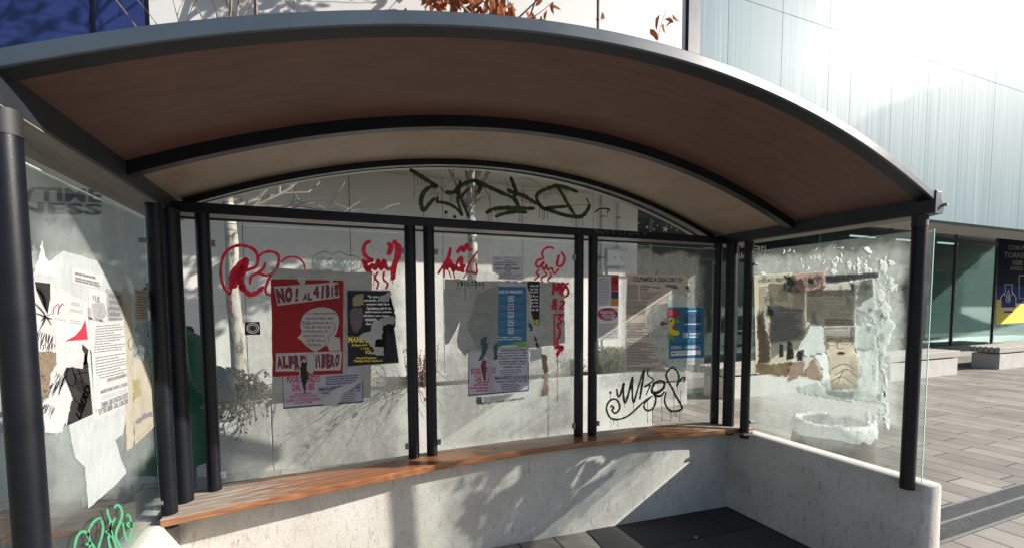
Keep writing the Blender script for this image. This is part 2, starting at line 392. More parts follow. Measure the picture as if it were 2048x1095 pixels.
# clamp fittings that hold the side panes
for x in (-2.19, 2.19):
    for y in (-.30, -1.48):
        for z in (.55, 1.95):
            mb = MB(); mb.tube([(x-math.copysign(.022, x), y, z), (x+math.copysign(.02, x), y, z)], .012, 10); mb.build('clamp', 'galvanised', shelter)
for i, x in enumerate(PX):
    s_ = -1 if i % 2 else 1
    for z in (plank_z(x)+.09, 1.98):
        mb = MB(); mb.box(x+s_*.036, x+s_*.062, -.018, -.0045, z-.02, z+.02); mb.tube([(x+s_*.052, -.018, z), (x+s_*.052, -.024, z)], .007, 8); mb.build('clamp', 'galvanised', shelter)
# tympanum glass
mb = MB(); n = 40
poly = [(-2.08+4.16*i/n, .106, A(-2.08+4.16*i/n)-.079) for i in range(n+1)]
poly = [(-2.08, .106, 2.16)] + poly + [(2.08, .106, 2.16)]
GT = MB().prism(poly, (0, .008, 0)).build('glass_panel', 'glass_tympanum', shelter)
# ------------------------------------------------------------------ the building behind
YU, YW, YG = 3.3, 4.6, 8.35            # upper storey face, ground-floor wall, recessed glazing
mt, t = custom('white_cladding')
c = t.ramp(t.noise(t.coord(), .8, 6, .6), [(.3, (.53, .53, .525)), (.7, (.58, .58, .575))])
t.done(t.bsdf(Base_Color=c, Roughness=.5))
mt, t = custom('lower_wall')
f = t.noise(t.coord(), 1.3, 6, .6); st = t.noise(t.coord((9, 9, .8)), 2, 4, .6)
c = t.ramp(f, [(.3, (.58, .565, .53)), (.7, (.66, .645, .61))])
c = t.mix(t.ramp(st, [(.62, 0.), (.8, .25)]), c, (.38, .37, .34))
t.done(t.bsdf(Base_Color=c, Roughness=.75))
mat('soffit_panel', (.42, .40, .365), .6, var=.08, vs=2)
mat('blue_cladding', (.013, .024, .105), .35, var=.18, vs=1.2)
mat('blue_joint', (.012, .02, .05), .4, var=0)
mat('dark_metal', (.035, .04, .055), .4)
mat('joint', (.06, .06, .065), .7, var=0)
# profiled glass cladding: pale, vertically streaked, glossy
mt, t = custom('profiled_glass')
s1 = t.noise(t.coord((19, 19, .2)), 1., 3, .6); s2 = t.noise(t.coord((48, 48, .3)), 1., 2, .5); b1 = t.noise(t.coord((.35, .35, .25)), 1., 3, .5)
amp = t.ramp(b1, [(.35, .12), (.65, 1.)])
f = t.math('ADD', t.math('MULTIPLY', t.math('SUBTRACT', t.math('ADD', t.math('MULTIPLY', s1, .55), t.math('MULTIPLY', s2, .45)), .5), amp), .5)
c = t.ramp(f, [(.40, (.055, .112, .136)), (.5, (.125, .205, .238)), (.60, (.20, .295, .328))])
df = t.bsdf(Base_Color=c, Roughness=.6, Specular_IOR_Level=.2)
g1 = t.n('ShaderNodeBsdfGlossy', _Color=(.93, .97, .96), _Roughness=.06, _Normal=t.bump(s1, .02, .01)); g2 = t.n('ShaderNodeBsdfGlossy', _Color=(.88, .97, 1.), _Roughness=.22)
g = t.n('ShaderNodeMixShader', i0=.10, i1=g1.outputs[0], i2=g2.outputs[0])
t.done(t.n('ShaderNodeMixShader', i0=.055, i1=df.outputs[0], i2=g.outputs[0]))
mt, t = custom('shop_glass')
lw = t.n('ShaderNodeLayerWeight', _Blend=.35).outputs['Fresnel']
tr = t.n('ShaderNodeBsdfTransparent', i0=(.50, .60, .58)); gl = t.n('ShaderNodeBsdfGlossy', _Color=(.8, .9, .88), _Roughness=.04)
t.done(t.n('ShaderNodeMixShader', i0=t.math('ADD', t.math('MULTIPLY', lw, .30), .03, True), i1=tr.outputs[0], i2=gl.outputs[0]))
mat('interior_dark', (.05, .065, .062), .7, var=.3, vs=1)
mat('interior_floor', (.46, .46, .44), .5, var=.1)
mat('interior_teal', (.10, .17, .165), .6, var=.25, vs=.8)
bld = empty('modern_building', (4, YU, GZ), 'long modern building with white, blue and pale glass upper storeys over a recessed ground floor', 'building')
ZW, ZF, ZT = 3.75, 3.57, 14.
def fac_panels(name, m_, x0s, zs, y, gap=.012):
    mb = MB()
    for a, b in zip(x0s[:-1], x0s[1:]):
        for c, d in zip(zs[:-1], zs[1:]): mb.box(a+gap/2, b-gap/2, y, y+.04, c+gap/2, d-gap/2)
    return mb.build(name, m_, bld)
fac_panels('white_cladding', 'white_cladding', [-3.07, 2.86, 4.66], [ZW, ZT], YU, .05)
fac_panels('blue_cladding', 'blue_cladding', [-9.2, -6.0, -4.86, -3.56, -3.07], [ZW, ZT], YU, .05)
MB().box(4.66, 4.92, YU-.05, YU+.2, ZF, ZT).build('corner_post', 'dark_metal', bld)
fac_panels('glass_cladding', 'profiled_glass', [4.92, 5.62, 7.0, 8.36, 9.05, 10.45, 11.8, 13.2, 14.7, 16.2, 17.7, 19.2, 20.7, 22.2, 23.7, 25.2, 26.7, 28.2, 29.7, 31.2], [ZF, 7.16, 10.6, ZT], YU, .009)
MB().box(-9.2, 4.66, YU+.045, YU+.25, ZW+.01, ZT).build('upper_backing', 'joint', bld)
MB().box(4.92, 31.2, YU+.045, YU+.25, ZF+.01, ZT).build('upper_backing', 'interior_teal', bld)
MB().box(-9.2, 31.2, YG+.3, YG+5, 5.6, ZT).build('upper_core', 'joint', bld)
MB().box(-9.2, 31.2, YU, YG+.3, ZT+.002, ZT+.25).build('roof', 'dark_metal', bld)
# soffit boards with thin joints
mb = MB(); e = [-9.2+1.5*i for i in range(0, 40)]
e = [-9.39+1.5*i for i in range(0, 10)] + [4.66]
for a, b in zip(e[:-1], e[1:]): mb.box(a+.006, b-.006, YU+.06, YW+.02, ZW, ZW+.03)
mb.build('soffit', 'soffit_panel', bld)
mb = MB()
xs_ = [4.66+1.35*i for i in range(24)]
for a, b in zip(xs_[:-1], xs_[1:]):
    mb.box(a+.008, b-.008, YU+.26, 4.35, ZF, ZF+.03)
    for c, d in ((4.42, 6.4), (6.4, YG+.3)): mb.box(a+.008, b-.008, c+.008, d-.008, 4.55, 4.58)
mb.build('soffit', 'soffit_panel', bld)
MB().box(4.66, 36, 4.352, 4.42, ZF, 4.62).build('soffit_drop', 'lower_wall', bld)
MB().box(4.76, 36, 4.43, YG+.3, 4.582, 4.62).build('soffit_backing', 'joint', bld)
# lower wall panels
mb = MB(); e = [-2.39+1.5*i for i in range(5)] + [4.67]
for a, b in zip(e[:-1], e[1:]): mb.box(a+.006, b-.006, YW, YW+.05, GZ-.3, ZW-.002)
for a, b in zip([-9.39, -7.89, -6.39, -4.89, -3.39], [-7.89, -6.39, -4.89, -3.39, -2.39]): mb.box(a+.006, b-.006, YW, YW+.05, GZ-.3, ZW-.002)
mb.build('lower_wall', 'lower_wall', bld)
MB().box(-9.4, 4.67, YW+.051, YW+.2, GZ-.3, ZW-.003).build('wall_backing', 'joint', bld)
MB().box(4.672, 4.75, YW+.2, YG, GZ-.3, 4.5).build('end_wall', 'lower_wall', bld)
# recessed glazing: posts, panes and the room behind
gx = [4.76, 8.0, 11.6, 15.6, 19.9, at(1906, 600, 1, YG).x, at(1988, 600, 1, YG).x, 36.]
for a, b in zip(gx[:-1], gx[1:]):
    MB().box(a+.04, b-.04, YG, YG+.012, GZ-.02, 4.2).build('glazing', 'shop_glass', bld)
    MB().box(b-.03, b+.03, YG-.05, YG+.05, GZ-.1, 4.55).build('mullion', 'galvanised', bld)
MB().box(4.76, 36, YG-.06, YG+.06, 4.2, 4.36).build('transom', 'dark_metal', bld)
MB().box(4.76, 40, YG+.05, YG+4.8, GZ-.06, GZ+.012).build('room_floor', 'interior_floor', bld)
MB().box(4.76, 40, YG+4.8, YG+4.9, GZ, 5.4).build('room_wall', 'interior_teal', bld)
MB().box(4.76, 40, YG+.1, YG+4.8, 5.4, 5.5).build('room_ceiling', 'interior_dark', bld)
mb = MB()
for x in (8, 12.5, 17.5, 22, 26): mb.box(x, x+1.1, YG+2.2, YG+2.6, GZ+.01, 2.2)
mb.build('room_cabinet', 'interior_dark', bld, bevel=.02)
MB().box(4.76, 36, YG-2.4, YG-.06, GZ-.05, GZ+.004).build('path', 'interior_floor', kind='structure')
# lamps inside
mt, t = custom('lamp_strip'); t.done(t.n('ShaderNodeEmission', _Color=(.93, .98, 1.), _Strength=1.3))
for i, x in enumerate((13., 16.5, 21.4, 24.9, 28.4)):
    l = MB().box(x, x+1.7, YG+2.4, YG+2.52, 4.66, 4.74).build('ceiling_lamp', 'lamp_strip', label=['first', 'second', 'third', 'fourth', 'fifth'][i]+' white strip lamp from the left behind the ground floor glazing', cat='lamp', group='strip lamps behind the glazing')
# ------------------------------------------------------------------ text and flat marks
_tc = {}
def text_mesh(body, bold=0., res=2, spacing=1.):
    key = (body, bold, spacing)
    if key in _tc: return _tc[key]
    cu = bpy.data.curves.new('lettering', 'FONT'); cu.body = body; cu.size = 1; cu.offset = bold; cu.resolution_u = res; cu.space_character = spacing; cu.align_x = 'LEFT'
    o = bpy.data.objects.new('lettering_source', cu); g_link(o)
    dg = bpy.context.evaluated_depsgraph_get(); dg.update()
    me = bpy.data.meshes.new_from_object(o.evaluated_get(dg))
    vs = [tuple(v.co[:2]) for v in me.vertices]; fs = [tuple(p.vertices) for p in me.polygons]
    bpy.data.objects.remove(o); bpy.data.curves.remove(cu); bpy.data.meshes.remove(me)
    xs_ = [v[0] for v in vs]; ys_ = [v[1] for v in vs]
    if body.count('\n') == 0: y0, y1 = min(min(ys_), 0), max(max(ys_), .7) if any(ch in body for ch in 'bdfhklt\'"') or body.upper() == body else max(ys_)
    else: y0, y1 = min(ys_), max(ys_)
    x0, x1 = min(xs_), max(xs_)
    _tc[key] = ([((x-x0)/(x1-x0), 1-(y-y0)/(y1-y0)) for x, y in vs], fs)
    return _tc[key]
class Face:
    """a flat surface (pane, wall); marks are laid on it in layers; pixel points are carried to that surface"""
    def __init__(s, axis, base, nsign): s.ax, s.base, s.ns = axis, base, nsign
    def p(s, px, py, off): return at(px, py, s.ax, s.base + s.ns*off)
    def nrm(s): v = Vector((0, 0, 0)); v[s.ax] = s.ns; return v
BACK = Face(1, -.0042, -1); TYM = Face(1, .1057, -1); LEFT = Face(0, -2.1978, 1); RIGHT = Face(0, 2.2142, -1)
class Flat:
    """collects flat shapes on a Face at one offset"""
    def __init__(s, face, off): s.face, s.off, s.mb, s.k = face, off, MB(), 1.
    def poly(s, pts, mi=0, thick=0.):
        P = [s.face.p(x, y, s.off) for x, y in pts]
        s.mb.add(P, [tuple(range(len(P)))], mi); return s
    def quads(s, qs, mi=0):
        for q in qs: s.mb.add([s.face.p(x, y, s.off) for x, y in q], [(0, 1, 2, 3)], mi)
        return s
    def text(s, body, quad, bold=.02, mi=0, mirror=False, jitter=0., spacing=1.):
        vs, fs = text_mesh(body, bold, 2, spacing); (a, b, c, d) = quad
        out = []
        for u, v in vs:
            if mirror: u = 1-u
            x = (a[0]*(1-u)+b[0]*u)*(1-v)+(d[0]*(1-u)+c[0]*u)*v; y = (a[1]*(1-u)+b[1]*u)*(1-v)+(d[1]*(1-u)+c[1]*u)*v
            out.append(s.face.p(x, y, s.off))
        s.mb.add(out, fs, mi); return s
    def stroke(s, pts, w, mi=0, drips=0, taper=.75, dl=(14, 40), smooth=True, rough=.22):
        w *= s.k
        P = catmull(pts, 6) if smooth and len(pts) > 2 else [Vector((x, y, 0)) for x, y in pts]
        n = len(P); L, R = [], []
        for i, q in enumerate(P):
            d = P[min(i+1, n-1)]-P[max(i-1, 0)]
            if d.length < 1e-6: d = Vector((1, 0, 0))
            nn = Vector((-d.y, d.x, 0)).normalized(); k = i/(n-1)
            ww = w/2*(taper+(1-taper)*math.sin(math.pi*min(1, max(0, k*.9+.08))))*(1+random.uniform(-rough, rough))
            L.append(q+nn*ww); R.append(q-nn*ww)
        a = (P[0]-P[1]).normalized() if (P[0]-P[1]).length > 1e-6 else Vector((1, 0, 0)); b = (P[-1]-P[-2]).normalized() if (P[-1]-P[-2]).length > 1e-6 else Vector((1, 0, 0))
        hw = w*.35*taper
        V = [s.face.p(q.x, q.y, s.off) for q in L+R] + [s.face.p(*(P[0]+a*hw).xy, s.off), s.face.p(*(P[-1]+b*hw).xy, s.off)]
        fs = [(i, i+1, n+i+1, n+i) for i in range(n-1)] + [(0, n, 2*n), (n-1, 2*n+1, 2*n-1)]
        s.mb.add(V, fs, mi)
        for _ in range(drips):
            q = random.choice(P[1:-1] or P); s.drip(q.x+random.uniform(-w/3, w/3), q.y, random.uniform(*dl), random.uniform(.9, 1.6), mi)
        return s
    def drip(s, x, y, ln, w=1.4, mi=0):
        ks = [0, .3, .7, .93, 1.]; ws = [1.2, .8, .7, 1.15, .6]; pts = [(x+random.uniform(-.5, .5), y+ln*k) for k in ks]
        V = [s.face.p(px-w/2*q, py, s.off) for (px, py), q in zip(pts, ws)] + [s.face.p(px+w/2*q, py, s.off) for (px, py), q in zip(pts, ws)]
        s.mb.add(V, [(i, i+1, 5+i+1, 5+i) for i in range(4)], mi); return s
    def disc(s, x, y, r, mi=0, n=16, ry=None):
        s.mb.add([s.face.p(x+r*math.cos(2*math.pi*k/n), y+(ry or r)*math.sin(2*math.pi*k/n), s.off) for k in range(n)], [tuple(range(n))], mi); return s
    def ring(s, x, y, r, w, mi=0, n=20, ry=None):
        ry = ry or r
        V = [s.face.p(x+a*math.cos(2*math.pi*k/n), y+a*ry/r*math.sin(2*math.pi*k/n), s.off) for a in (r, r-w) for k in range(n)]
        s.mb.add(V, [(k, (k+1) % n, n+(k+1) % n, n+k) for k in range(n)], mi); return s
    def lines(s, quad, rows, fill=.45, mi=0, words=(.03, .11), ragged=.25, gap=.018, para=0):
        """rows of print too small to read: word-length dashes inside a pixel quad"""
        a, b, c, d = quad
        def q(u, v): return ((a[0]*(1-u)+b[0]*u)*(1-v)+(d[0]*(1-u)+c[0]*u)*v, (a[1]*(1-u)+b[1]*u)*(1-v)+(d[1]*(1-u)+c[1]*u)*v)
        for r in range(rows):
            v0 = (r+.5-fill/2)/rows; v1 = (r+.5+fill/2)/rows; u = 0; end = 1-random.random()*ragged*(1 if random.random() < .4 else .15)
            if para and r % para == para-1: end = random.uniform(.3, .7)
            while u < end-.02:
                w = min(random.uniform(*words), end-u); s.mb.add([s.face.p(*q(uu, vv), s.off) for uu, vv in ((u, v0), (u+w, v0), (u+w, v1), (u, v1))], [(0, 1, 2, 3)], mi); u += w+gap
        return s
    def build(s, name, mats, parent=None, **kw): return s.mb.build(name, mats, parent, **kw)
def catmull(pts, k):
    P = [Vector((x, y, 0)) for x, y in pts]; P = [P[0]*2-P[1]] + P + [P[-1]*2-P[-2]]; out = []
    for i in range(1, len(P)-2):
        for j in range(k):
            u = j/k; a, b, c, d = P[i-1:i+3]
            out.append(.5*((2*b)+(c-a)*u+(2*a-5*b+4*c-d)*u*u+(3*b-a-3*c+d)*u**3))
    out.append(P[-2]); return out
def rag(pts, amp=2.5, step=6., seed=1, keep=()):
    """tear an outline: subdivide and jitter it (edges listed in keep stay straight)"""
    rnd = random.Random(seed); out = []; n = len(pts)
    for i in range(n):
        a, b = pts[i], pts[(i+1) % n]; out.append(a)
        if i in keep: continue
        L = math.hypot(b[0]-a[0], b[1]-a[1]); k = int(L/step)
        for j in range(1, k):
            u = (j+rnd.uniform(-.3, .3))/k; nx, ny = -(b[1]-a[1])/L, (b[0]-a[0])/L; q = rnd.gauss(0, amp)
            out.append((a[0]+(b[0]-a[0])*u+nx*q, a[1]+(b[1]-a[1])*u+ny*q))
    return out
def zs(ox, oy, k):
    def f(*q):
        if len(q) == 1 and isinstance(q[0], list): return [(ox+x/k, oy+y/k) for x, y in q[0]]
        return [(ox+x/k, oy+y/k) for x, y in q]
    return f
Z3 = zs(380, 400, 2.19); ZT4 = zs(800, 300, 4.655); Z1 = zs(500, 520, 3.4206); Z2 = zs(860, 480, 3.2206); ZP3 = zs(1180, 460, 2.7375); ZP4 = zs(1490, 460, 2.7371)
ZL = zs(0, 480, 2.607); ZB = zs(0, 860, 4.658); ZM = zs(1180, 660, 4.978); ZBK = zs(680, 570, 6.44); ZC = zs(1320, 600, 7.82); Z4 = zs(800, 300, 2.19); ZBN = zs(1960, 460, 4.977); ZST = zs(1260, 380, 10.95); ZSV = zs(1180, 440, 9.129); ZLC = zs(60, 560, 3.65)
def paper(name, col, rough=.75, var=.08, trans=.5):
    mt, t = custom(name)
    f = t.noise(t.coord(), 9, 6, .65); cr = t.noise(t.coord((1, 1, .5)), 26, 4, .7)
    c = t.ramp(f, [(.3, tuple(x*(1-var) for x in col)), (.7, tuple(min(.92, x*(1+var)) for x in col))])
    b = t.bsdf(Base_Color=c, Roughness=rough, Normal=t.bump(cr, .8, .010)); tl = t.n('ShaderNodeBsdfTranslucent', _Color=c)
    t.done(t.n('ShaderNodeMixShader', i0=trans, i1=b.outputs[0], i2=tl.outputs[0])); return mt
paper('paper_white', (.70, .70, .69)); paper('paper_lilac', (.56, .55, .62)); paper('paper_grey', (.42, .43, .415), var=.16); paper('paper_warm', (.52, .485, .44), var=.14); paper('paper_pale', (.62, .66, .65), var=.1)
paper('paper_cream', (.55, .50, .40), var=.12); paper('paper_rose', (.64, .545, .50), var=.1); paper('paper_red', (.42, .022, .03)); paper('paper_black', (.018, .018, .024), .5)
paper('paper_blue', (.045, .25, .46), .35); paper('paper_tan', (.50, .41, .28), var=.2); paper('paper_buff', (.60, .53, .42), var=.16); paper('paper_brown', (.30, .22, .17), var=.3); paper('paper_pink', (.42, .26, .235), var=.12)
mat('ink_black', (.016, .015, .016), .6, var=0); mat('ink_grey', (.13, .13, .14), .7, var=0); mat('ink_soft', (.26, .25, .26), .7, var=0); mat('ink_white', (.72, .72, .72), .6, var=0); mat('ink_red', (.42, .02, .045), .6, var=0)
mat('ink_maroon', (.10, .012, .02), .6, var=0); mat('ink_crimson', (.34, .015, .09), .6, var=0); mat('ink_yellow', (.72, .60, .04), .6, var=0); mat('ink_green', (.14, .28, .05), .6, var=.1); mat('ink_navy', (.02, .03, .10), .6, var=0)
mat('ink_olive', (.22, .20, .10), .6, var=.1); mat('ink_flesh', (.10, .07, .075), .6, var=.3, vs=30); mat('ink_darkgreen', (.02, .055, .05), .6, var=.2); mat('ink_orange', (.55, .22, .04), .6, var=0)
paper('spray_red', (.74, .022, .06), .45, .25, .45); paper('spray_green', (.034, .058, .019), .4, .6, .4); mat('spray_mint', (.05, .27, .13), .5, var=.2, vs=25); mat('marker_cyan', (.06, .26, .30), .5, var=.1); mat('spray_pale', (.32, .36, .27), .5, var=.2, vs=30)
paper('glue_white', (.80, .84, .83), var=.1, trans=.5)
POST_G = 'posters stuck on the shelter glass'
def sheet(name, face, off, pts, m_, label, cat='poster', group=POST_G):
    return Flat(face, off).poly(pts, 0, .0006).build(name, m_, label=label, cat=cat, group=group)
# ================================================================== PANEL 1 (left back pane)
sheet('backing_sheet', BACK, .0012, rag(Z1((150, 52), (400, 66), (835, 85), (825, 940), (500, 965), (150, 980)), .5, 20, 3), 'paper_grey', 'faded grey green backing sheet behind the red poster', 'paper sheet')
# white FUORI poster below the red one
o = sheet('protest_poster', BACK, .0022, rag(Z1((222, 770), (640, 735), (690, 735), (745, 790), (773, 820), (775, 970), (640, 982), (600, 1000), (500, 990), (228, 1015)), .3, 10, 4, keep=(0, 5, 6, 8, 9)), 'paper_lilac', 'torn white landscape poster hanging out below the red poster', 'poster')
f = Flat(BACK, .0028)
f.text('FUORI ALFREDO', Z1((252, 790), (478, 782), (478, 832), (254, 838)), .035, 0)
f.text('DAL 41 BIS', Z1((288, 845), (440, 838), (440, 884), (292, 892)), .035, 0); f.text('CORROBORI ALFREDO', Z1((305, 905), (420, 900), (420, 915), (305, 920)), .02, 0); f.text('AGILIRE L\'ERGASTOLO OSTATIVO', Z1((272, 922), (455, 914), (455, 932), (272, 942)), .02, 0)
f.text('SOLIDARIETA A TUTTI I PRIGIONIERI RIVOLUZIONARI', Z1((244, 950), (480, 936), (480, 954), (246, 968)), .02, 0); f.text('TUTTI LIBERI TUTTE LIBERE', Z1((300, 968), (425, 960), (425, 976), (300, 984)), .02, 0)
f.text('MANIFESTAZIONE', Z1((472, 868), (758, 842), (758, 880), (474, 896)), .03, 1); f.text('VENERDI 20 GENNAIO ORE 18.00', Z1((485, 900), (756, 882), (756, 896), (485, 914)), .03, 1)
f.lines(Z1((520, 790), (740, 775), (740, 840), (520, 856)), 4, .5, 1, (.05, .15)); f.lines(Z1((600, 912), (725, 902), (735, 958), (600, 975)), 4, .5, 2, (.1, .25))
f.quads([Z1((228, 1004), (775, 959), (775, 970), (228, 1015)), Z1((222, 785), (226, 785), (233, 1010), (228, 1012)), Z1((768, 820), (775, 820), (775, 965), (769, 965))], 3)
f.build('lettering', ['ink_crimson', 'ink_navy', 'ink_grey', 'ink_navy'], o)
# torn strips hanging over it
sheet('paper_scrap', BACK, .0034, rag(Z1((500, 985), (520, 930), (580, 880), (700, 835), (745, 815), (720, 860), (640, 905), (620, 960), (580, 1000)), 1., 6, 9), 'paper_pale', 'curled pale strip torn across the poster below the red poster', 'paper scrap', 'torn paper scraps on the glass')
# red poster
o = sheet('protest_poster', BACK, .004, rag(Z1((141, 128), (640, 140), (634, 772), (157, 795)), .4, 14, 6, keep=(1,)), 'paper_red', 'red protest poster with a white head in profile and white lettered bands')
f = Flat(BACK, .0046)
f.poly(Z1((163, 180), (600, 150), (612, 255), (190, 310)), 0); f.poly(Z1((178, 635), (630, 620), (620, 750), (175, 760)), 0)
head = Z1((345, 428), (360, 380), (395, 345), (440, 326), (490, 318), (545, 325), (588, 350), (610, 395), (609, 440), (596, 490), (575, 520), (615, 530), (620, 614), (545, 620), (528, 580), (500, 592), (470, 612), (450, 628), (425, 614), (390, 590), (362, 562), (348, 545), (322, 530), (345, 508), (356, 486), (346, 460))
f.poly(head, 0)
f.build('white_field', ['paper_white'], o)
f = Flat(BACK, .0052)
def wob(s, box, bold=.07, amp=.10, seed=3, mi=0, f=f):
    """hand-cut capitals, each a little different"""
    r = random.Random(seed); n = len(s); (a, b, c, d) = box
    for i, ch in enumerate(s):
        if ch == ' ': continue
        u0, u1 = (i+.02)/n, (i+.98)/n
        if ch in '!I1': u0, u1 = u0+.3/n, u1-.3/n
        t0, t1 = r.uniform(0, amp), 1-r.uniform(0, amp); sl = r.uniform(-.08, .08)/n*2
        def q(u, v): return ((a[0]*(1-u)+b[0]*u)*(1-v)+(d[0]*(1-u)+c[0]*u)*v, (a[1]*(1-u)+b[1]*u)*(1-v)+(d[1]*(1-u)+c[1]*u)*v)
        f.text(ch, [q(u0+sl, t0), q(u1+sl, t0+r.uniform(-.06, .06)), q(u1-sl, t1), q(u0-sl, t1+r.uniform(-.06, .06))], bold, mi)
wob('NO!', Z1((172, 190), (345, 172), (350, 285), (190, 300)), .085); wob('AL', Z1((360, 222), (425, 215), (425, 272), (362, 278)), .075, seed=5); wob('41', Z1((428, 170), (518, 165), (520, 262), (432, 268)), .08, seed=6); wob('BIS', Z1((515, 165), (605, 158), (608, 250), (520, 258)), .085, seed=7)
wob('ALFREDO', Z1((185, 650), (462, 636), (462, 742), (182, 750)), .085, seed=8); wob('LIBERO', Z1((425, 638), (615, 632), (610, 735), (428, 742)), .085, seed=9)
f.build('lettering', ['ink_maroon'], o)
f = Flat(BACK, .0052)
for i, (s_, x0, x1) in enumerate((('La deprivazione', 392, 590), ('sensoriale del', 386, 566), ('41bis svuota la', 354, 536), ('vita di chi vi e\'', 366, 552), ('sottoposto di', 366, 528), ('ogni valore.', 362, 512), ('Il 41 bis e\'', 396, 520), ('tortura.', 392, 492))):
    y = 354+i*30.3; f.text(s_, Z1((x0, y), (x1, y), (x1, y+19), (x0, y+19)), .012, 0)
f.stroke(Z1((540, 432), (560, 424), (582, 440), (580, 470), (560, 500), (535, 520), (540, 545), (520, 575), (500, 590)), .9, 0); f.stroke(Z1((356, 438), (416, 436)), .8, 0)
f.stroke(Z1((345, 428), (360, 380), (395, 345), (440, 326), (490, 318), (545, 325), (588, 350), (610, 395), (609, 440), (596, 490)), 1., 0)
f.build('speech', ['ink_black'], o)
f = Flat(BACK, .0050)
r = random.Random(4)
for _ in range(34):
    x, y = r.uniform(165, 330), r.uniform(330, 610); a_ = r.uniform(4, 14); f.stroke(Z1((x, y), (x+a_, y-r.uniform(-8, 8)), (x+a_*1.6, y+r.uniform(-6, 6))), r.uniform(.5, 1.2), 0)
f.build('crease_marks', ['ink_red'], o)
for i, (pts, w) in enumerate((([(325, 118), (378, 122), (362, 200), (345, 232), (330, 215), (338, 170)], 0), ([(542, 130), (566, 132), (562, 180), (552, 192), (546, 160)], 0), ([(388, 640), (440, 628), (452, 660), (448, 745), (430, 775), (400, 770), (385, 720)], 0), ([(330, 790), (345, 700), (365, 672), (385, 690), (372, 730), (350, 790)], 0))):
    sheet('paper_scrap', BACK, .006, rag(Z1(pts), .8, 5, 20+i), 'paper_pale', ['grey torn strip hanging over the exclamation mark of the red poster', 'small grey tear on the top right lettering of the red poster', 'broad pale tear through the bottom lettering of the red poster', 'narrow pale tear left of the broad one on the red poster'][i], 'paper scrap', 'torn paper scraps on the glass')
sheet('paper_scrap', BACK, .0066, rag(Z1((358, 690), (392, 700), (388, 760), (398, 800), (375, 850), (372, 915), (364, 860), (345, 800), (340, 740)), 1.2, 5, 31), 'paper_black', 'dark paint smear running down from the red poster', 'paper scrap', 'torn paper scraps on the glass')
# black poster
K = ZBK
o = sheet('protest_poster', BACK, .004, [K((80, 58))[0], K((640, 66))[0]] + rag(K((650, 75), (665, 110), (640, 160), (670, 200), (690, 270), (700, 350), (715, 440), (715, 520), (690, 600), (640, 620), (600, 610), (590, 760), (540, 800), (430, 830), (440, 870), (400, 900), (560, 950), (680, 968)), 1.1, 4, 41)[:-1] + K((755, 962), (755, 998), (92, 1050)), 'paper_black', 'black poster with a dim portrait and yellow print, its right side torn away')
f = Flat(BACK, .0046)
for i, (s_, x0, x1) in enumerate((('"Io non mi', 358, 560), ('arrendo, e lo', 312, 560), ('sciopero della fame', 338, 640), ("l'abolizione del 41 bis", 345, 660), ("dell'ergastolo ostativo", 322, 668), ("all'ultimo mio respiro", 302, 640), ('conoscere', 322, 470), ('due al', 332, 440))):
    y = 126+i*49.5; f.text(s_, K((x0, y), (x1, y), (x1, y+36), (x0, y+36)), .035, 0)
f.text('MANIFES', K((108, 655), (395, 655), (395, 735), (108, 738)), .03, 1)
for s_, x0, x1, y, h in (('Al fianco di A', 146, 352, 752, 34), ("e l'erg", 268, 372, 796, 34), ('ROV', 328, 400, 835, 44), ('Venerdi 27 gennaio', 205, 470, 920, 34), ('Piazzale Orsi, Ivanne G', 178, 545, 955, 36)): f.text(s_, K((x0, y), (x1, y-4), (x1, y+h-6), (x0, y+h)), .025, 1)
f.poly(rag(K((160, 165), (205, 120), (300, 108), (305, 250), (170, 268)), .6, 4, 42), 2)
f.build('lettering', ['ink_white', 'ink_yellow', 'ink_olive'], o)
f = Flat(BACK, .0045); f.poly(K((130, 330), (170, 290), (280, 285), (300, 400), (280, 520), (220, 610), (170, 590), (130, 480)), 0); f.ring(*K((168, 380))[0], 7, 1, 1, ry=5.5); f.ring(*K((245, 385))[0], 6.4, 1, 1, ry=5.5); f.stroke(K((180, 560), (215, 552), (245, 562)), 1.6, 1)
f.build('portrait', ['ink_flesh', 'ink_grey'], o)
f = Flat(BACK, .0043); f.quads([K((80, 58), (640, 66), (640, 74), (80, 68)), K((80, 58), (92, 60), (102, 1048), (92, 1050)), K((92, 1040), (755, 990), (755, 998), (92, 1050))], 0); f.build('border', ['paper_lilac'], o)
sheet('paper_scrap', BACK, .0056, rag(K((400, 780), (396, 580), (410, 500), (480, 440), (540, 470), (555, 530), (545, 690), (460, 700), (450, 790), (560, 790), (570, 900), (480, 900), (360, 880), (440, 850)), 1., 5, 44), 'paper_white', 'white torn arch shaped patch on the black poster', 'paper scrap', 'torn paper scraps on the glass')
sheet('paper_scrap', BACK, .0052, rag(K((240, 660), (300, 610), (390, 590), (400, 700), (396, 790), (340, 700), (250, 690)), 1., 5, 45), 'paper_pale', 'grey torn flap over the yellow heading of the black poster', 'paper scrap', 'torn paper scraps on the glass')
sheet('paper_scrap', BACK, .0052, rag(K((480, 200), (540, 130), (650, 80), (660, 110), (630, 210), (560, 215)), 1., 5, 46), 'paper_lilac', 'lilac torn flap on the top right corner of the black poster', 'paper scrap', 'torn paper scraps on the glass')
sheet('paper_scrap', BACK, .0052, rag(K((500, 440), (600, 400), (690, 395), (715, 440), (690, 510), (640, 490), (560, 520)), 1., 5, 47), 'paper_lilac', 'lilac torn flap right of the white arch on the black poster', 'paper scrap', 'torn paper scraps on the glass')
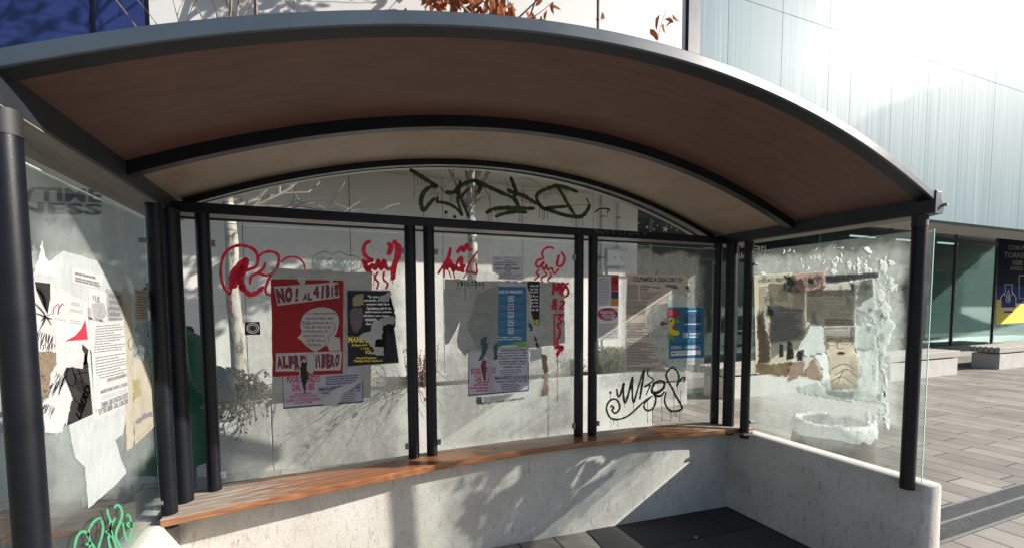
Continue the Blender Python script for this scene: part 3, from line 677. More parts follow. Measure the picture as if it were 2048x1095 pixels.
# small sticker
o = sheet('ring_sticker', BACK, .0016, Z3((240, 533), (305, 531), (308, 588), (240, 589)), 'paper_black', 'small dark square sticker with concentric pale rings left of the red poster', 'sticker', None)
f = Flat(BACK, .0022); cx_, cy_ = Z3((275, 559))[0]; f.ring(cx_, cy_, 13, 2.6, 0, ry=11); f.ring(cx_, cy_, 8.5, 1.8, 0, ry=7); f.disc(cx_, cy_, 3.6, 1); f.build('rings', ['ink_white', 'ink_maroon'], o)
# graffiti of panel 1
g = GB[0]
f = Flat(BACK, .0008); f.k = 1.3
f.stroke(Z3((175, 412), (150, 385), (135, 330), (138, 270), (160, 225), (205, 200), (250, 203), (285, 222), (297, 255), (290, 290), (255, 305), (215, 325), (190, 360), (176, 410)), 5)
f.stroke(Z3((178, 385), (182, 330), (210, 290), (245, 262), (238, 300), (222, 340), (232, 380), (260, 412), (290, 405), (320, 380)), 9)
f.stroke(Z3((195, 380), (205, 330), (235, 290)), 11); f.stroke(Z3((225, 300), (218, 350), (230, 395)), 9)
f.stroke(Z3((298, 250), (320, 232), (355, 225), (385, 240), (388, 275), (372, 310), (345, 345), (330, 390), (340, 412), (355, 415)), 4.6); f.stroke(Z3((262, 365), (268, 335), (295, 320), (320, 300), (330, 275)), 5)
f.stroke(Z3((398, 272), (425, 252), (465, 250), (495, 272), (503, 302)), 3.4); f.stroke(Z3((300, 320), (335, 330), (365, 318)), 4)
for x, y, l in ((178, 400, 60), (172, 400, 30), (240, 405, 14), (265, 410, 12), (182, 440, 44), (300, 400, 10)): f.drip(*Z3((x, y))[0], l/2.19*1.6, 1.6)
f.stroke(Z3((790, 180), (768, 192), (760, 225), (775, 250), (800, 262)), 6); f.stroke(Z3((893, 180), (910, 205), (910, 245), (895, 285), (888, 345)), 10); f.stroke(Z3((868, 190), (880, 205), (870, 238)), 8)
f.stroke(Z3((800, 262), (770, 275), (780, 300), (800, 285), (812, 300), (825, 265), (838, 300), (850, 265), (862, 300), (880, 300)), 7); f.stroke(Z3((760, 260), (770, 295), (795, 320)), 7)
f.stroke(Z3((822, 315), (810, 340), (825, 362), (818, 388)), 3.6); f.stroke(Z3((850, 312), (847, 345), (865, 365), (858, 388)), 3.6)
for x, y, l in ((805, 320, 24), (888, 340, 12), (880, 310, 20), (898, 300, 16)): f.drip(*Z3((x, y))[0], l, 2)
f.build('red_graffiti', ['spray_red'], g)
f = Flat(BACK, .0008)
f.stroke(Z3((545, 295), (535, 268), (552, 240), (590, 226), (625, 238), (655, 226), (690, 242), (725, 245), (752, 270), (745, 298), (705, 312), (680, 308), (650, 325), (610, 305), (575, 310), (545, 295)), 1.6)
for q in ([(556, 262), (580, 250), (575, 268), (560, 278)], [(590, 262), (622, 255), (600, 272), (612, 285), (590, 285)], [(640, 262), (625, 275), (640, 288)], [(650, 262), (650, 288)], [(660, 288), (665, 262), (680, 288), (690, 262), (698, 288)], [(712, 265), (702, 278), (712, 288), (722, 276), (712, 265)], [(735, 262), (728, 290)]): f.stroke(Z3(q), 1.6)
f.build('cyan_tag', ['marker_cyan'], g)
# ================================================================== PANEL 2
sheet('backing_sheet', BACK, .0012, rag(Z2((95, 250), (370, 262), (860, 268), (868, 660), (700, 690), (245, 720), (225, 745), (180, 690), (172, 640), (192, 520), (160, 590), (120, 665), (97, 670), (92, 420)), .9, 8, 51), 'paper_grey', 'large torn grey backing sheet behind the blue travel poster', 'paper sheet')
sheet('paper_scrap', BACK, .002, rag(Z2((300, 340), (430, 300), (440, 690), (410, 770), (370, 770), (300, 700), (240, 560)), .8, 8, 52), 'paper_grey', 'second grey sheet layer left of the blue travel poster', 'paper scrap', 'torn paper scraps on the glass')
o = sheet('notice_sign', BACK, .0028, rag(Z2((400, 103), (595, 108), (597, 255), (436, 250), (445, 225), (402, 200)), .3, 12, 53, keep=(0, 1, 2)), 'paper_lilac', 'grey no smoking notice above the blue travel poster', 'notice', None)
f = Flat(BACK, .0034); cx_, cy_ = Z2((500, 184))[0]; f.ring(cx_, cy_, 6.6, 1.5, 0); f.stroke([(cx_-4, cy_-4), (cx_+4, cy_+4)], 1.3, 0); f.stroke([(cx_-4, cy_+1), (cx_+4, cy_-1)], 1.5, 0)
f.text('VIETATO', Z2((420, 178), (472, 178), (472, 191), (420, 190)), .04, 0); f.text('FUMARE', Z2((526, 178), (578, 179), (578, 191), (526, 191)), .04, 0)
for y, x0, x1 in ((118, 420, 450), (133, 480, 520), (145, 415, 565), (157, 415, 560), (212, 470, 530), (224, 450, 590), (238, 450, 590)): f.lines(Z2((x0, y), (x1, y), (x1, y+4), (x0, y+4)), 1, 1, 0, (.05, .2))
f.build('lettering', ['ink_black'], o)
o = sheet('protest_poster', BACK, .0026, rag(Z2((625, 262), (706, 264), (705, 542), (668, 540), (650, 450), (655, 380), (628, 300)), .7, 6, 54, keep=(0, 1)), 'paper_black', 'narrow torn strip of a black poster right of the blue travel poster')
f = Flat(BACK, .0031)
for i, s_ in enumerate(('non mi', 'lo e il mio', 'no per', 'il fu e', 'fame fino', ', per far', 'posti', 'sul di')): f.text(s_, Z2((645, 284+i*22), (697, 284+i*22), (697, 299+i*22), (645, 299+i*22)), .03, 0)
f.text('NE', Z2((668, 508), (702, 510), (702, 536), (668, 538)), .02, 1); f.build('lettering', ['ink_white', 'ink_yellow'], o)
o = sheet('travel_poster', BACK, .0036, rag(Z2((440, 272), (625, 278), (622, 690), (432, 690)), .5, 10, 55, keep=(1,)), 'paper_white', 'blue travel rules poster with a column of five round icons and a green hill', 'poster')
f = Flat(BACK, .0041); f.poly(Z2((440, 297), (622, 300), (622, 645), (560, 655), (500, 672), (434, 684)), 0); f.poly(Z2((434, 684), (500, 672), (560, 655), (622, 640), (622, 682), (434, 688)), 1); f.build('blue_field', ['paper_blue', 'ink_green'], o)
f = Flat(BACK, .0046); f.text('OLE DI VIAGGIO', Z2((440, 322), (596, 322), (596, 341), (440, 341)), .03, 0)
for i in range(5):
    y = 377+i*51.5; x = 521; w = 19
    f.quads([Z2((x-w, y-w), (x+w, y-w), (x+w, y-w+3), (x-w, y-w+3)), Z2((x-w, y+w-3), (x+w, y+w-3), (x+w, y+w), (x-w, y+w)), Z2((x-w, y-w), (x-w+3, y-w), (x-w+3, y+w), (x-w, y+w)), Z2((x+w-3, y-w), (x+w, y-w), (x+w, y+w), (x+w-3, y+w))], 0)
    f.ring(*Z2((x, y))[0], 4., .8, 1 if i == 1 else 0); f.stroke(Z2((x-9, y+6*((i % 3)-1)), (x+9, y-5*((i % 2)*2-1))), 1.6, 0)
    f.lines(Z2((445, y-12), (492, y-12), (492, y+14), (445, y+14)), 4, .25, 2, (.2, .5)); f.lines(Z2((550, y-12), (610, y-12), (610, y+14), (550, y+14)), 4, .25, 2, (.2, .5))
f.text('Chi viaggia in compagnia', Z2((436, 617), (588, 617), (588, 628), (436, 630)), .02, 0); f.text('segue le regole di tutti', Z2((436, 632), (592, 630), (592, 642), (436, 644)), .02, 0)
f.lines(Z2((455, 676), (590, 673), (590, 684), (455, 686)), 1, .6, 0, (.05, .12)); f.build('lettering', ['ink_white', 'ink_red', 'ink_soft'], o)
o = sheet('protest_poster', BACK, .0044, rag(Z2((247, 702), (310, 705), (430, 692), (636, 690), (636, 968), (245, 1002)), .4, 8, 56, keep=(3, 4, 5)), 'paper_lilac', 'white landscape protest poster below the blue travel poster, sun falling on its corner')
f = Flat(BACK, .005)
f.text('FUORI ALFREDO', Z2((264, 822), (424, 812), (424, 858), (266, 866)), .035, 0); f.text('DAL 41 BIS', Z2((290, 868), (400, 860), (400, 900), (292, 908)), .035, 0)
for y, x0, x1 in ((908, 305, 400), (925, 280, 385), (945, 258, 410), (962, 295, 385)): f.lines(Z2((x0, y), (x1, y-4), (x1, y+8), (x0, y+12)), 1, .8, 0, (.08, .25))
for i, (s_, x0, x1) in enumerate((('Questa e una cosa Alfredo', 455, 622), ('e tre mesi di sciopero della', 436, 625), ('fame. E sempre piu urgente', 438, 618), ('mobilitarsi, consapevoli che', 438, 625), ('la conferma del 41 bis ad', 445, 618), ('Alfredo equivale ad una', 450, 612), ('condanna a morte.', 470, 592))): f.text(s_, Z2((x0, 702+i*17.5), (x1, 698+i*17.5), (x1, 712+i*17.5), (x0, 716+i*17.5)), .04, 1)
f.lines(Z2((455, 830), (610, 822), (610, 862), (455, 868)), 3, .45, 2, (.06, .15)); f.text('MANIFESTAZIONE', Z2((418, 872), (626, 866), (626, 892), (420, 898)), .03, 1); f.text('VENERDI 20 GENNAIO ORE 18.00', Z2((426, 904), (626, 894), (626, 910), (428, 918)), .035, 1)
f.lines(Z2((450, 922), (610, 914), (590, 960), (470, 968)), 4, .45, 1, (.08, .2))
f.quads([Z2((245, 993), (636, 960), (636, 968), (245, 1002)), Z2((247, 702), (251, 702), (250, 1000), (245, 1001)), Z2((630, 780), (636, 780), (636, 966), (631, 966))], 1)
f.build('lettering', ['ink_crimson', 'ink_navy', 'ink_grey'], o)
for i, (pts, m_, lb) in enumerate((([(325, 640), (362, 615), (372, 690), (345, 760), (310, 775), (335, 720)], 'ink_darkgreen', 'dark green torn scrap left above the white landscape poster'), ([(412, 680), (434, 660), (432, 765), (408, 772)], 'ink_darkgreen', 'narrow dark green scrap just left of the blue travel poster foot'), ([(636, 500), (662, 560), (660, 585), (640, 580)], 'ink_darkgreen', 'small dark green scrap right of the blue travel poster'), ([(672, 612), (690, 640), (704, 690), (688, 688)], 'ink_black', 'small black paper scrap right of the blue travel poster foot'),
        ([(335, 770), (362, 772), (364, 860), (352, 925), (340, 860), (328, 810)], 'ink_maroon', 'dark stain scrap across the lettering of the white landscape poster'), ([(372, 780), (392, 765), (425, 960), (375, 985)], 'paper_lilac', 'pale torn strip down the middle of the white landscape poster'), ([(640, 700), (720, 690), (722, 760), (650, 780)], 'paper_pale', 'pale torn sheet right of the white landscape poster'), ([(718, 732), (745, 735), (760, 820), (758, 998), (712, 1000), (735, 900)], 'paper_brown', 'narrow torn photograph strip right of the white landscape poster'), ([(300, 1005), (330, 1002), (335, 1045), (604, 1012), (604, 1020), (330, 1056), (302, 1060)], 'ink_grey', 'dark scrap with a thin torn foot under the white landscape poster'), ([(335, 1008), (540, 990), (545, 1015), (350, 1042)], 'paper_pale', 'pale strip peeking out under the white landscape poster'))):
    sheet('paper_scrap', BACK, .0056+.0001*i, rag(Z2(pts), .9, 4, 60+i), m_, lb, 'paper scrap', 'torn paper scraps on the glass')
f = Flat(BACK, .0021)
r = random.Random(8)
for i, x in enumerate(range(172, 356, 23)): f.text('VIOLCEA L'[i % 9] if 'VIOLCEA L'[i % 9] != ' ' else 'A', Z2((x, 262), (x+19, 264), (x+17, 294), (x+2, 292)), .06, 0)
for x in (180, 200, 225, 240, 262, 300, 345): f.stroke(Z2((x, 290), (x-14, 340), (x-10, 385)) if x == 240 else Z2((x, 290), (x-5, 305), (x-4, 318)), 1.2, 0)
f.build('dark_lettering_remains', ['ink_darkgreen'], GB[1])
f = Flat(BACK, .0066); f.k = 1.35
for q, w in (([(52, 215), (110, 120), (132, 50), (125, 110), (95, 165)], 3.4), ([(85, 180), (140, 165), (195, 190), (225, 160)], 7), ([(110, 190), (120, 130), (140, 160), (150, 200)], 6), ([(150, 200), (185, 130), (205, 115), (200, 190), (220, 200)], 5), ([(175, 80), (205, 45), (215, 70), (240, 28), (250, 60), (272, 60)], 6), ([(305, 75), (260, 140), (235, 200), (270, 205), (300, 215), (298, 150)], 3.4), ([(120, 195), (135, 240)], 2.6), ([(150, 205), (160, 250)], 2.4), ([(240, 205), (215, 245)], 2.4), ([(92, 190), (92, 240)], 2.4)): f.stroke(Z2(q), w)
for q, w in (([(798, 55), (770, 45), (735, 60), (722, 90), (728, 118), (695, 130), (682, 155), (700, 175), (735, 140), (722, 165), (735, 190), (752, 160), (757, 190), (785, 180), (800, 215), (830, 185)], 3.4), ([(845, 75), (866, 110), (860, 150), (835, 170), (815, 150), (835, 95)], 3.6), ([(828, 100), (822, 150)], 4), ([(705, 190), (685, 210), (700, 230), (672, 256)], 3), ([(735, 200), (750, 222), (718, 245), (725, 270)], 2.6), ([(772, 205), (780, 230), (758, 255), (768, 270)], 2.6)): f.stroke(Z2(q), w)
for q, w in (([(792, 350), (798, 278), (815, 320), (832, 275), (836, 345)], 4), ([(850, 360), (852, 280), (868, 290), (860, 320), (850, 322)], 3.8), ([(893, 275), (872, 290), (890, 320), (888, 350), (868, 365)], 3.8), ([(812, 378), (792, 390), (812, 415), (808, 440), (788, 430), (810, 400), (812, 378)], 3.8), ([(838, 392), (862, 395), (855, 420), (835, 440), (865, 438)], 3.8), ([(800, 490), (802, 600), (800, 680)], 2.2), ([(795, 480), (862, 478), (828, 500), (850, 525), (822, 545), (838, 580), (832, 620), (815, 650), (828, 680)], 3.6), ([(805, 688), (852, 688), (830, 715), (818, 740)], 6)): f.stroke(Z2(q), w, 0, 1, dl=(8, 18))
f.drip(*Z2((820, 720))[0], 100, 1.5)
f.build('red_graffiti', ['spray_red'], GB[1])
# ================================================================== PANEL 3
o = sheet('flyer', BACK, .002, ZP3((42, 242), (157, 243), (157, 415), (42, 418)), 'paper_lilac', 'printed flyer with a red and orange right edge in the right back pane', 'flyer')
f = Flat(BACK, .0025); f.poly(ZP3((116, 250), (157, 250), (157, 332), (116, 332)), 0); f.poly(ZP3((116, 374), (157, 374), (157, 415), (116, 415)), 1); f.poly(ZP3((116, 334), (157, 334), (157, 373), (116, 373)), 2); f.poly(ZP3((42, 242), (157, 243), (157, 249), (42, 250)), 4)
f.lines(ZP3((48, 262), (108, 262), (108, 405), (48, 405)), 16, .4, 3, (.08, .25)); f.lines(ZP3((122, 262), (150, 262), (150, 300), (122, 300)), 3, .5, 4, (.3, .6)); f.build('print', ['ink_red', 'ink_orange', 'ink_navy', 'ink_soft', 'ink_orange'], o)
o = sheet('flyer', BACK, .0024, rag(ZP3((42, 420), (155, 418), (155, 592), (42, 600)), .2, 12, 71), 'paper_white', 'white flyer with a crimson oval heading below the red edged flyer', 'flyer')
f = Flat(BACK, .0029); cx_, cy_ = ZP3((97, 458))[0]; f.disc(cx_, cy_, 20.5, 0, 20, 13); f.lines(ZP3((48, 510), (148, 508), (148, 585), (48, 590)), 10, .4, 1, (.06, .2)); f.build('print', ['ink_crimson', 'ink_grey'], o)
f = Flat(BACK, .0033); f.text('VOGLIO PACE !', ZP3((56, 440), (134, 440), (134, 456), (56, 456)), .03, 0); f.text('UNISCITI AL CORTEO', ZP3((66, 461), (140, 459), (140, 470), (66, 471)), .03, 0); f.text('E TUTTI LIBERI', ZP3((76, 475), (136, 473), (136, 484), (76, 485)), .03, 0); f.build('lettering', ['ink_white'], o)
o = sheet('protest_poster', BACK, .0018, rag(ZP3((202, 240), (520, 243), (548, 300), (545, 360), (430, 335), (425, 400), (340, 410), (310, 470), (315, 560), (350, 640), (385, 730), (440, 775), (188, 772), (195, 500)), .8, 7, 72, keep=(0, 11, 12, 13)), 'paper_rose', 'tall rose grey poster full of print, torn away on its right, heading on top')
f = Flat(BACK, .0024)
f.text('COLPIAMOLI A CASA LORO !!!!', ZP3((234, 253), (502, 258), (502, 284), (234, 281)), .04, 0); f.stroke(ZP3((216, 270), (228, 266)), 1.2); f.stroke(ZP3((506, 272), (516, 274)), 1.2)
f.text('ALFREDO', ZP3((276, 300), (331, 301), (331, 316), (276, 315)), .03, 0); f.text('MORIRE', ZP3((276, 318), (320, 319), (320, 331), (276, 330)), .02, 0); f.text('Non lasciamolo', ZP3((334, 303), (388, 306), (388, 318), (334, 315)), .03, 0)
f.lines(ZP3((207, 296), (268, 297), (268, 380), (206, 380)), 14, .4, 0, (.1, .3)); f.lines(ZP3((276, 336), (400, 338), (322, 380), (276, 380)), 8, .4, 0, (.08, .25)); f.lines(ZP3((205, 384), (318, 386), (306, 462), (203, 464)), 12, .42, 0, (.06, .2)); f.lines(ZP3((205, 505), (302, 505), (330, 585), (203, 587)), 10, .42, 0, (.06, .18), para=6); f.lines(ZP3((203, 614), (340, 612), (388, 735), (200, 738)), 15, .42, 0, (.05, .16), para=5); f.lines(ZP3((200, 745), (390, 742), (420, 765), (198, 766)), 3, .42, 0, (.05, .16))
f.build('lettering', ['ink_black'], o)
for i, (pts, m_, lb) in enumerate((([(410, 298), (470, 300), (488, 320), (470, 322), (418, 310)], 'ink_grey', 'small dark torn corner at the top right of the rose grey poster'), ([(518, 306), (547, 306), (546, 348)], 'ink_black', 'small black triangle scrap right of the rose grey poster heading'), ([(388, 498), (402, 496), (402, 504), (422, 504), (424, 514), (402, 514), (402, 520), (388, 520)], 'ink_black', 'small black scrap at the left edge of the carnival poster'), ([(430, 340), (500, 330), (535, 380), (530, 420), (425, 420)], 'paper_pale', 'pale sheet remnant above the carnival poster'), ([(430, 700), (470, 735), (520, 745), (515, 775), (455, 760), (425, 735)], 'paper_pale', 'pale sheet remnant below the carnival poster'))):
    sheet('paper_scrap', BACK, .0026+.0002*i, rag(ZP3(pts), .5, 5, 80+i), m_, lb, 'paper scrap', 'torn paper scraps on the glass')
o = sheet('carnival_poster', BACK, .004, rag(ZC((132, 100), (685, 105), (690, 985), (560, 1005), (330, 1010), (150, 990)), .25, 12, 90, keep=(0, 1)), 'paper_pale', 'blue carnival poster with a yellow laughing face in a red cap', 'poster')
f = Flat(BACK, .0045); f.poly(ZC((132, 104), (685, 108), (688, 892), (145, 912)), 0); f.build('blue_field', ['paper_blue'], o)
f = Flat(BACK, .005)
f.poly(ZC((132, 150), (200, 138), (265, 150), (305, 190), (300, 240), (270, 240), (240, 270), (200, 250), (132, 268)), 0)
f.poly(ZC((132, 330), (180, 275), (210, 262), (240, 330), (215, 385), (295, 360), (210, 395), (195, 425), (230, 460), (300, 465), (305, 530), (250, 552), (180, 535), (135, 500)), 1)
f.poly(ZC((215, 275), (262, 285), (315, 340), (240, 362)), 2); f.poly(ZC((132, 500), (180, 540), (215, 555), (205, 635), (136, 590)), 2); f.poly(ZC((195, 395), (255, 392), (258, 430), (230, 452), (205, 435)), 0); f.poly(ZC((270, 240), (305, 195), (315, 240), (340, 340), (300, 310)), 4)
f.disc(*ZC((165, 305))[0], 3.4, 3, 12, 4.8); f.disc(*ZC((296, 245))[0], 1.7, 3, 10, 2.8)
f.build('face', ['ink_red', 'ink_yellow', 'ink_green', 'ink_white', 'ink_crimson'], o)
f = Flat(BACK, .0055)
for q in ([(132, 268), (200, 250), (240, 270), (270, 240), (300, 240), (308, 190), (265, 148), (200, 136), (132, 148)], [(210, 262), (240, 330), (215, 385), (300, 360)], [(300, 465), (308, 530), (250, 556), (180, 540), (135, 505)], [(195, 400), (195, 430), (230, 462), (300, 468)], [(150, 335), (185, 320), (182, 275)]): f.stroke(ZC(q), .9, 0)
f.text('CARNEVALE', ZC((370, 215), (650, 212), (650, 268), (372, 270)), .03, 1); f.text('VOLANO', ZC((368, 396), (640, 388), (640, 462), (372, 470)), .03, 1)
f.lines(ZC((380, 286), (648, 280), (648, 345), (380, 350)), 2, .6, 1, (.1, .25)); f.lines(ZC((380, 358), (640, 352), (640, 376), (380, 382)), 1, .6, 2, (.08, .2)); f.text('18', ZC((365, 505), (440, 500), (440, 584), (368, 590)), .05, 2); f.text('FEBBRAIO', ZC((458, 508), (638, 500), (638, 536), (458, 542)), .02, 2); f.lines(ZC((458, 556), (638, 550), (638, 580), (458, 586)), 1, .6, 2, (.1, .25))
f.lines(ZC((420, 155), (600, 150), (600, 172), (420, 178)), 1, .5, 2, (.1, .2)); f.text('CON LA SFILATA DEI CARRI ALLEGORICI', ZC((165, 668), (640, 645), (640, 672), (165, 694)), .03, 1); f.lines(ZC((170, 712), (340, 706), (340, 755), (170, 762)), 3, .45, 2, (.1, .3)); f.lines(ZC((390, 705), (630, 696), (630, 745), (390, 755)), 3, .45, 2, (.1, .3))
f.poly(ZC((172, 795), (636, 772), (638, 842), (175, 866)), 2); f.build('lettering', ['ink_black', 'ink_navy', 'ink_white'], o)
f = Flat(BACK, .006); f.poly(ZC((190, 815), (245, 812), (240, 835), (195, 838)), 0); f.lines(ZC((255, 800), (620, 784), (620, 826), (255, 842)), 2, .4, 1, (.06, .15))
for x in (195, 290, 385, 460, 540): f.disc(*ZC((x, 950))[0], 2., 1, 8, 1.4)
f.build('footer', ['ink_red', 'ink_soft'], o)
f = Flat(BACK, .0066); f.k = 1.25
M = ZM
for q, w in (([(205, 765), (216, 748), (236, 768), (220, 792), (245, 822), (282, 800), (296, 752), (272, 695), (228, 682), (185, 712), (164, 770), (178, 830), (215, 875), (290, 882), (380, 848), (470, 770), (545, 700), (620, 652)], 3.2), ([(265, 582), (278, 650), (302, 640), (335, 522), (330, 600), (345, 715), (380, 640), (424, 462), (420, 570), (432, 715), (475, 580), (530, 400)], 3.6), ([(543, 390), (515, 560), (495, 682)], 3.8), ([(580, 375), (575, 440), (630, 495), (540, 560), (598, 540), (575, 600), (560, 640)], 2.6), ([(700, 498), (650, 520), (618, 570), (625, 615), (680, 612), (730, 570), (738, 515), (700, 498)], 4.6), ([(625, 615), (655, 670), (640, 750), (600, 792), (550, 785), (540, 730), (600, 665)], 3.2), ([(690, 610), (640, 640), (700, 650), (740, 610)], 4), ([(850, 388), (828, 366), (785, 390), (758, 440), (775, 500), (822, 580), (850, 645), (888, 705), (916, 772), (880, 796), (805, 800), (760, 752), (742, 690), (758, 612)], 3.6), ([(850, 388), (880, 430), (882, 490), (862, 552)], 3.2), ([(865, 548), (900, 492), (942, 465), (936, 512)], 3.)): f.stroke(M(q), w, 0)
f.disc(*M((203, 617))[0], 2.7)
for x, y, l in ((203, 620, 14), (208, 870, 19), (236, 870, 14), (280, 875, 16), (280, 640, 9), (345, 712, 11), (432, 712, 25), (573, 690, 47), (622, 780, 28), (715, 640, 54), (678, 520, 20), (700, 520, 22), (800, 795, 22), (815, 795, 16), (838, 795, 12), (852, 795, 10), (866, 795, 12), (895, 790, 23), (835, 640, 32), (870, 550, 10), (905, 600, 28)): f.drip(*M((x, y))[0], l, 1.2)
f.build('green_graffiti', ['spray_green'], GB[2])
# ================================================================== TYMPANUM
f = Flat(TYM, .001); f.k = 1.4
for q, w in (([(95, 185), (150, 215), (250, 280), (345, 340)], 6.5), ([(345, 345), (290, 340), (225, 390), (195, 470), (205, 540), (225, 560), (270, 505), (320, 450)], 6.5), ([(350, 440), (348, 480), (430, 495), (520, 540), (575, 610)], 4.4), ([(430, 390), (500, 395), (545, 345), (620, 305), (700, 285), (760, 315), (850, 355), (950, 400), (1060, 450), (1100, 500)], 6.2), ([(560, 290), (545, 400), (540, 480), (580, 610)], 5), ([(530, 400), (580, 480), (640, 625)], 4.6), ([(700, 280), (745, 340), (730, 400)], 6), ([(800, 585), (870, 550), (960, 540), (1080, 540), (1180, 545), (1250, 543)], 6), ([(890, 620), (960, 595), (1060, 575), (1180, 580)], 5), ([(1030, 255), (1060, 330), (1080, 400), (1060, 450), (1110, 530)], 6), ([(1000, 370), (1060, 400), (1150, 425), (1230, 475), (1300, 510)], 6), ([(1300, 520), (1272, 450), (1290, 400), (1370, 360), (1460, 335), (1560, 355), (1650, 390)], 5.4), ([(1290, 500), (1340, 545), (1420, 535), (1560, 525)], 5.4), ([(1445, 320), (1500, 390), (1560, 500), (1625, 600)], 5), ([(1340, 545), (1400, 560), (1530, 605), (1680, 620), (1745, 560), (1765, 510)], 6), ([(1735, 450), (1762, 500)], 2.6), ([(1815, 580), (1860, 548), (1945, 550), (1935, 575)], 2.4), ([(640, 360), (600, 400), (560, 450)], 4), ([(360, 330), (420, 400), (470, 420)], 1.2)): f.stroke(ZT4(q), w, 0)
for x, y in ((428, 580), (510, 622)): f.disc(*ZT4((x, y))[0], 3.6)
r = random.Random(3)
for x, y, l in ((132, 215, 50), (165, 235, 20), (200, 255, 16), (235, 275, 10), (218, 560, 12), (310, 350, 14), (330, 360, 10), (290, 380, 9), (350, 400, 22), (470, 420, 22), (485, 420, 18), (510, 420, 16), (710, 380, 26), (735, 380, 22), (700, 380, 12), (835, 400, 14), (820, 580, 18), (835, 585, 16), (855, 580, 18), (910, 620, 9), (1110, 560, 24), (1130, 560, 24), (1015, 400, 18), (1300, 520, 24), (1330, 550, 22), (1345, 550, 20), (1375, 560, 18), (1600, 610, 16), (1630, 620, 20), (1645, 625, 20), (1665, 625, 18), (1700, 600, 24), (1930, 555, 16), (428, 590, 8)): f.drip(*ZT4((x, y))[0], l, 1.3)
for x in range(885, 1080, 13): f.drip(*ZT4((x, 550))[0], r.uniform(6, 13), 1.2)
for x in range(1110, 1230, 14): f.drip(*ZT4((x, 430+(x-1110)*.35))[0], r.uniform(4, 11), 1.2)
for x in range(1310, 1580, 15): f.drip(*ZT4((x, 365 if x > 1380 else 400))[0], r.uniform(4, 14), 1.2)
f.build('dark_graffiti', ['spray_green'], GT)
f = Flat(TYM, .0008)
for q, w in (([(350, 420), (420, 340), (490, 275), (545, 270), (550, 330), (535, 400)], 2.6), ([(640, 600), (665, 530), (730, 460), (800, 435)], 3.6), ([(760, 340), (810, 400), (835, 470), (845, 560)], 3), ([(980, 260), (1000, 340), (1010, 400)], 2.6), ([(1085, 385), (1200, 380), (1310, 375), (1320, 345), (1260, 295), (1180, 265), (1110, 270)], 2), ([(1380, 570), (1450, 595), (1540, 612)], 2.6), ([(1580, 525), (1660, 512), (1785, 510)], 2.2), ([(1565, 540), (1580, 580), (1620, 590)], 2.4)): f.stroke(ZT4(q), w, 0)
f.build('pale_graffiti', ['spray_pale'], GT)
# white scribble on the rear beam
BEAM = Face(1, -.0402, -1); f = Flat(BEAM, .0008)
for q in ([(80, 190), (130, 165), (100, 190), (160, 235)], [(160, 235), (180, 180), (205, 235), (245, 245)], [(240, 245), (280, 170), (345, 248)], [(405, 180), (440, 200), (420, 220), (448, 250)], [(520, 200), (545, 260), (590, 262)], [(625, 200), (645, 260)], [(715, 225), (730, 275), (800, 245)], [(805, 215), (840, 250), (905, 245), (850, 255), (895, 285)], [(975, 235), (1050, 245)], [(990, 235), (995, 290)]): f.stroke(ZSV(q), .75, 0, smooth=False)
f.build('white_scribble', ['ink_soft'], [c for c in shelter.children if c.name.startswith('rear_beam')][0])
# ================================================================== RIGHT PANE: posters stuck outside, seen from the back, lettering mirrored
P4 = ZP4
RG = 'posters stuck on the shelter glass'
def rsheet(name, off, pts, m_, label, cat='poster', group=RG): return sheet(name, RIGHT, off, pts, m_, label, cat, group)
o = rsheet('protest_poster', .001, rag(P4((50, 248), (256, 232), (330, 300), (330, 560), (230, 800), (60, 785)), 1.2, 7, 101, keep=(0, 5)), 'paper_cream', 'cream poster with mirrored heading at the left of the right pane')
f = Flat(RIGHT, .0016); f.text('A CASA LORO !!!!', P4((72, 268), (250, 254), (250, 276), (74, 290)), .03, 0, mirror=True); f.lines(P4((75, 310), (128, 304), (128, 470), (75, 470)), 18, .4, 0, (.1, .3)); f.lines(P4((75, 480), (110, 480), (140, 740), (75, 740)), 26, .4, 0, (.1, .3)); f.build('lettering', ['ink_soft'], o)
o = rsheet('protest_poster', .0014, rag(P4((258, 240), (440, 222), (440, 310), (420, 335), (256, 345)), .8, 7, 102, keep=(0,)), 'paper_pink', 'pinkish brown poster top with mirrored lettering on the right pane')
f = Flat(RIGHT, .002); f.text('PIAZZA', P4((290, 262), (420, 250), (420, 270), (290, 282)), .03, 0, mirror=True); f.text('CORTEO LIBERO', P4((264, 275), (430, 262), (430, 285), (264, 298)), .03, 0, mirror=True); f.text('E NESSUNO', P4((275, 295), (425, 285), (425, 308), (275, 318)), .03, 0, mirror=True); f.build('lettering', ['ink_soft'], o)
o = rsheet('protest_poster', .0018, rag(P4((130, 292), (258, 290), (320, 345), (440, 300), (700, 265), (705, 360), (610, 420), (600, 520), (360, 520), (320, 600), (140, 620)), .9, 8, 103), 'paper_warm', 'broad grey printed sheet across the middle of the right pane')
f = Flat(RIGHT, .0022); f.lines(P4((262, 340), (330, 336), (330, 420), (262, 420)), 9, .35, 0, (.15, .4)); f.lines(P4((605, 300), (700, 290), (700, 350), (605, 360)), 6, .35, 0, (.1, .3)); f.text('1871', P4((640, 300), (690, 297), (690, 322), (640, 325)), .04, 0, mirror=True); f.build('print', ['ink_soft'], o)
o = rsheet('newspaper_sheet', .0026, rag(P4((334, 328), (606, 322), (604, 612), (436, 612), (432, 520), (336, 500)), .5, 9, 104, keep=(0, 1)), 'paper_warm', 'grey letter sheet with two mirrored bold heading lines in the middle of the right pane', 'poster')
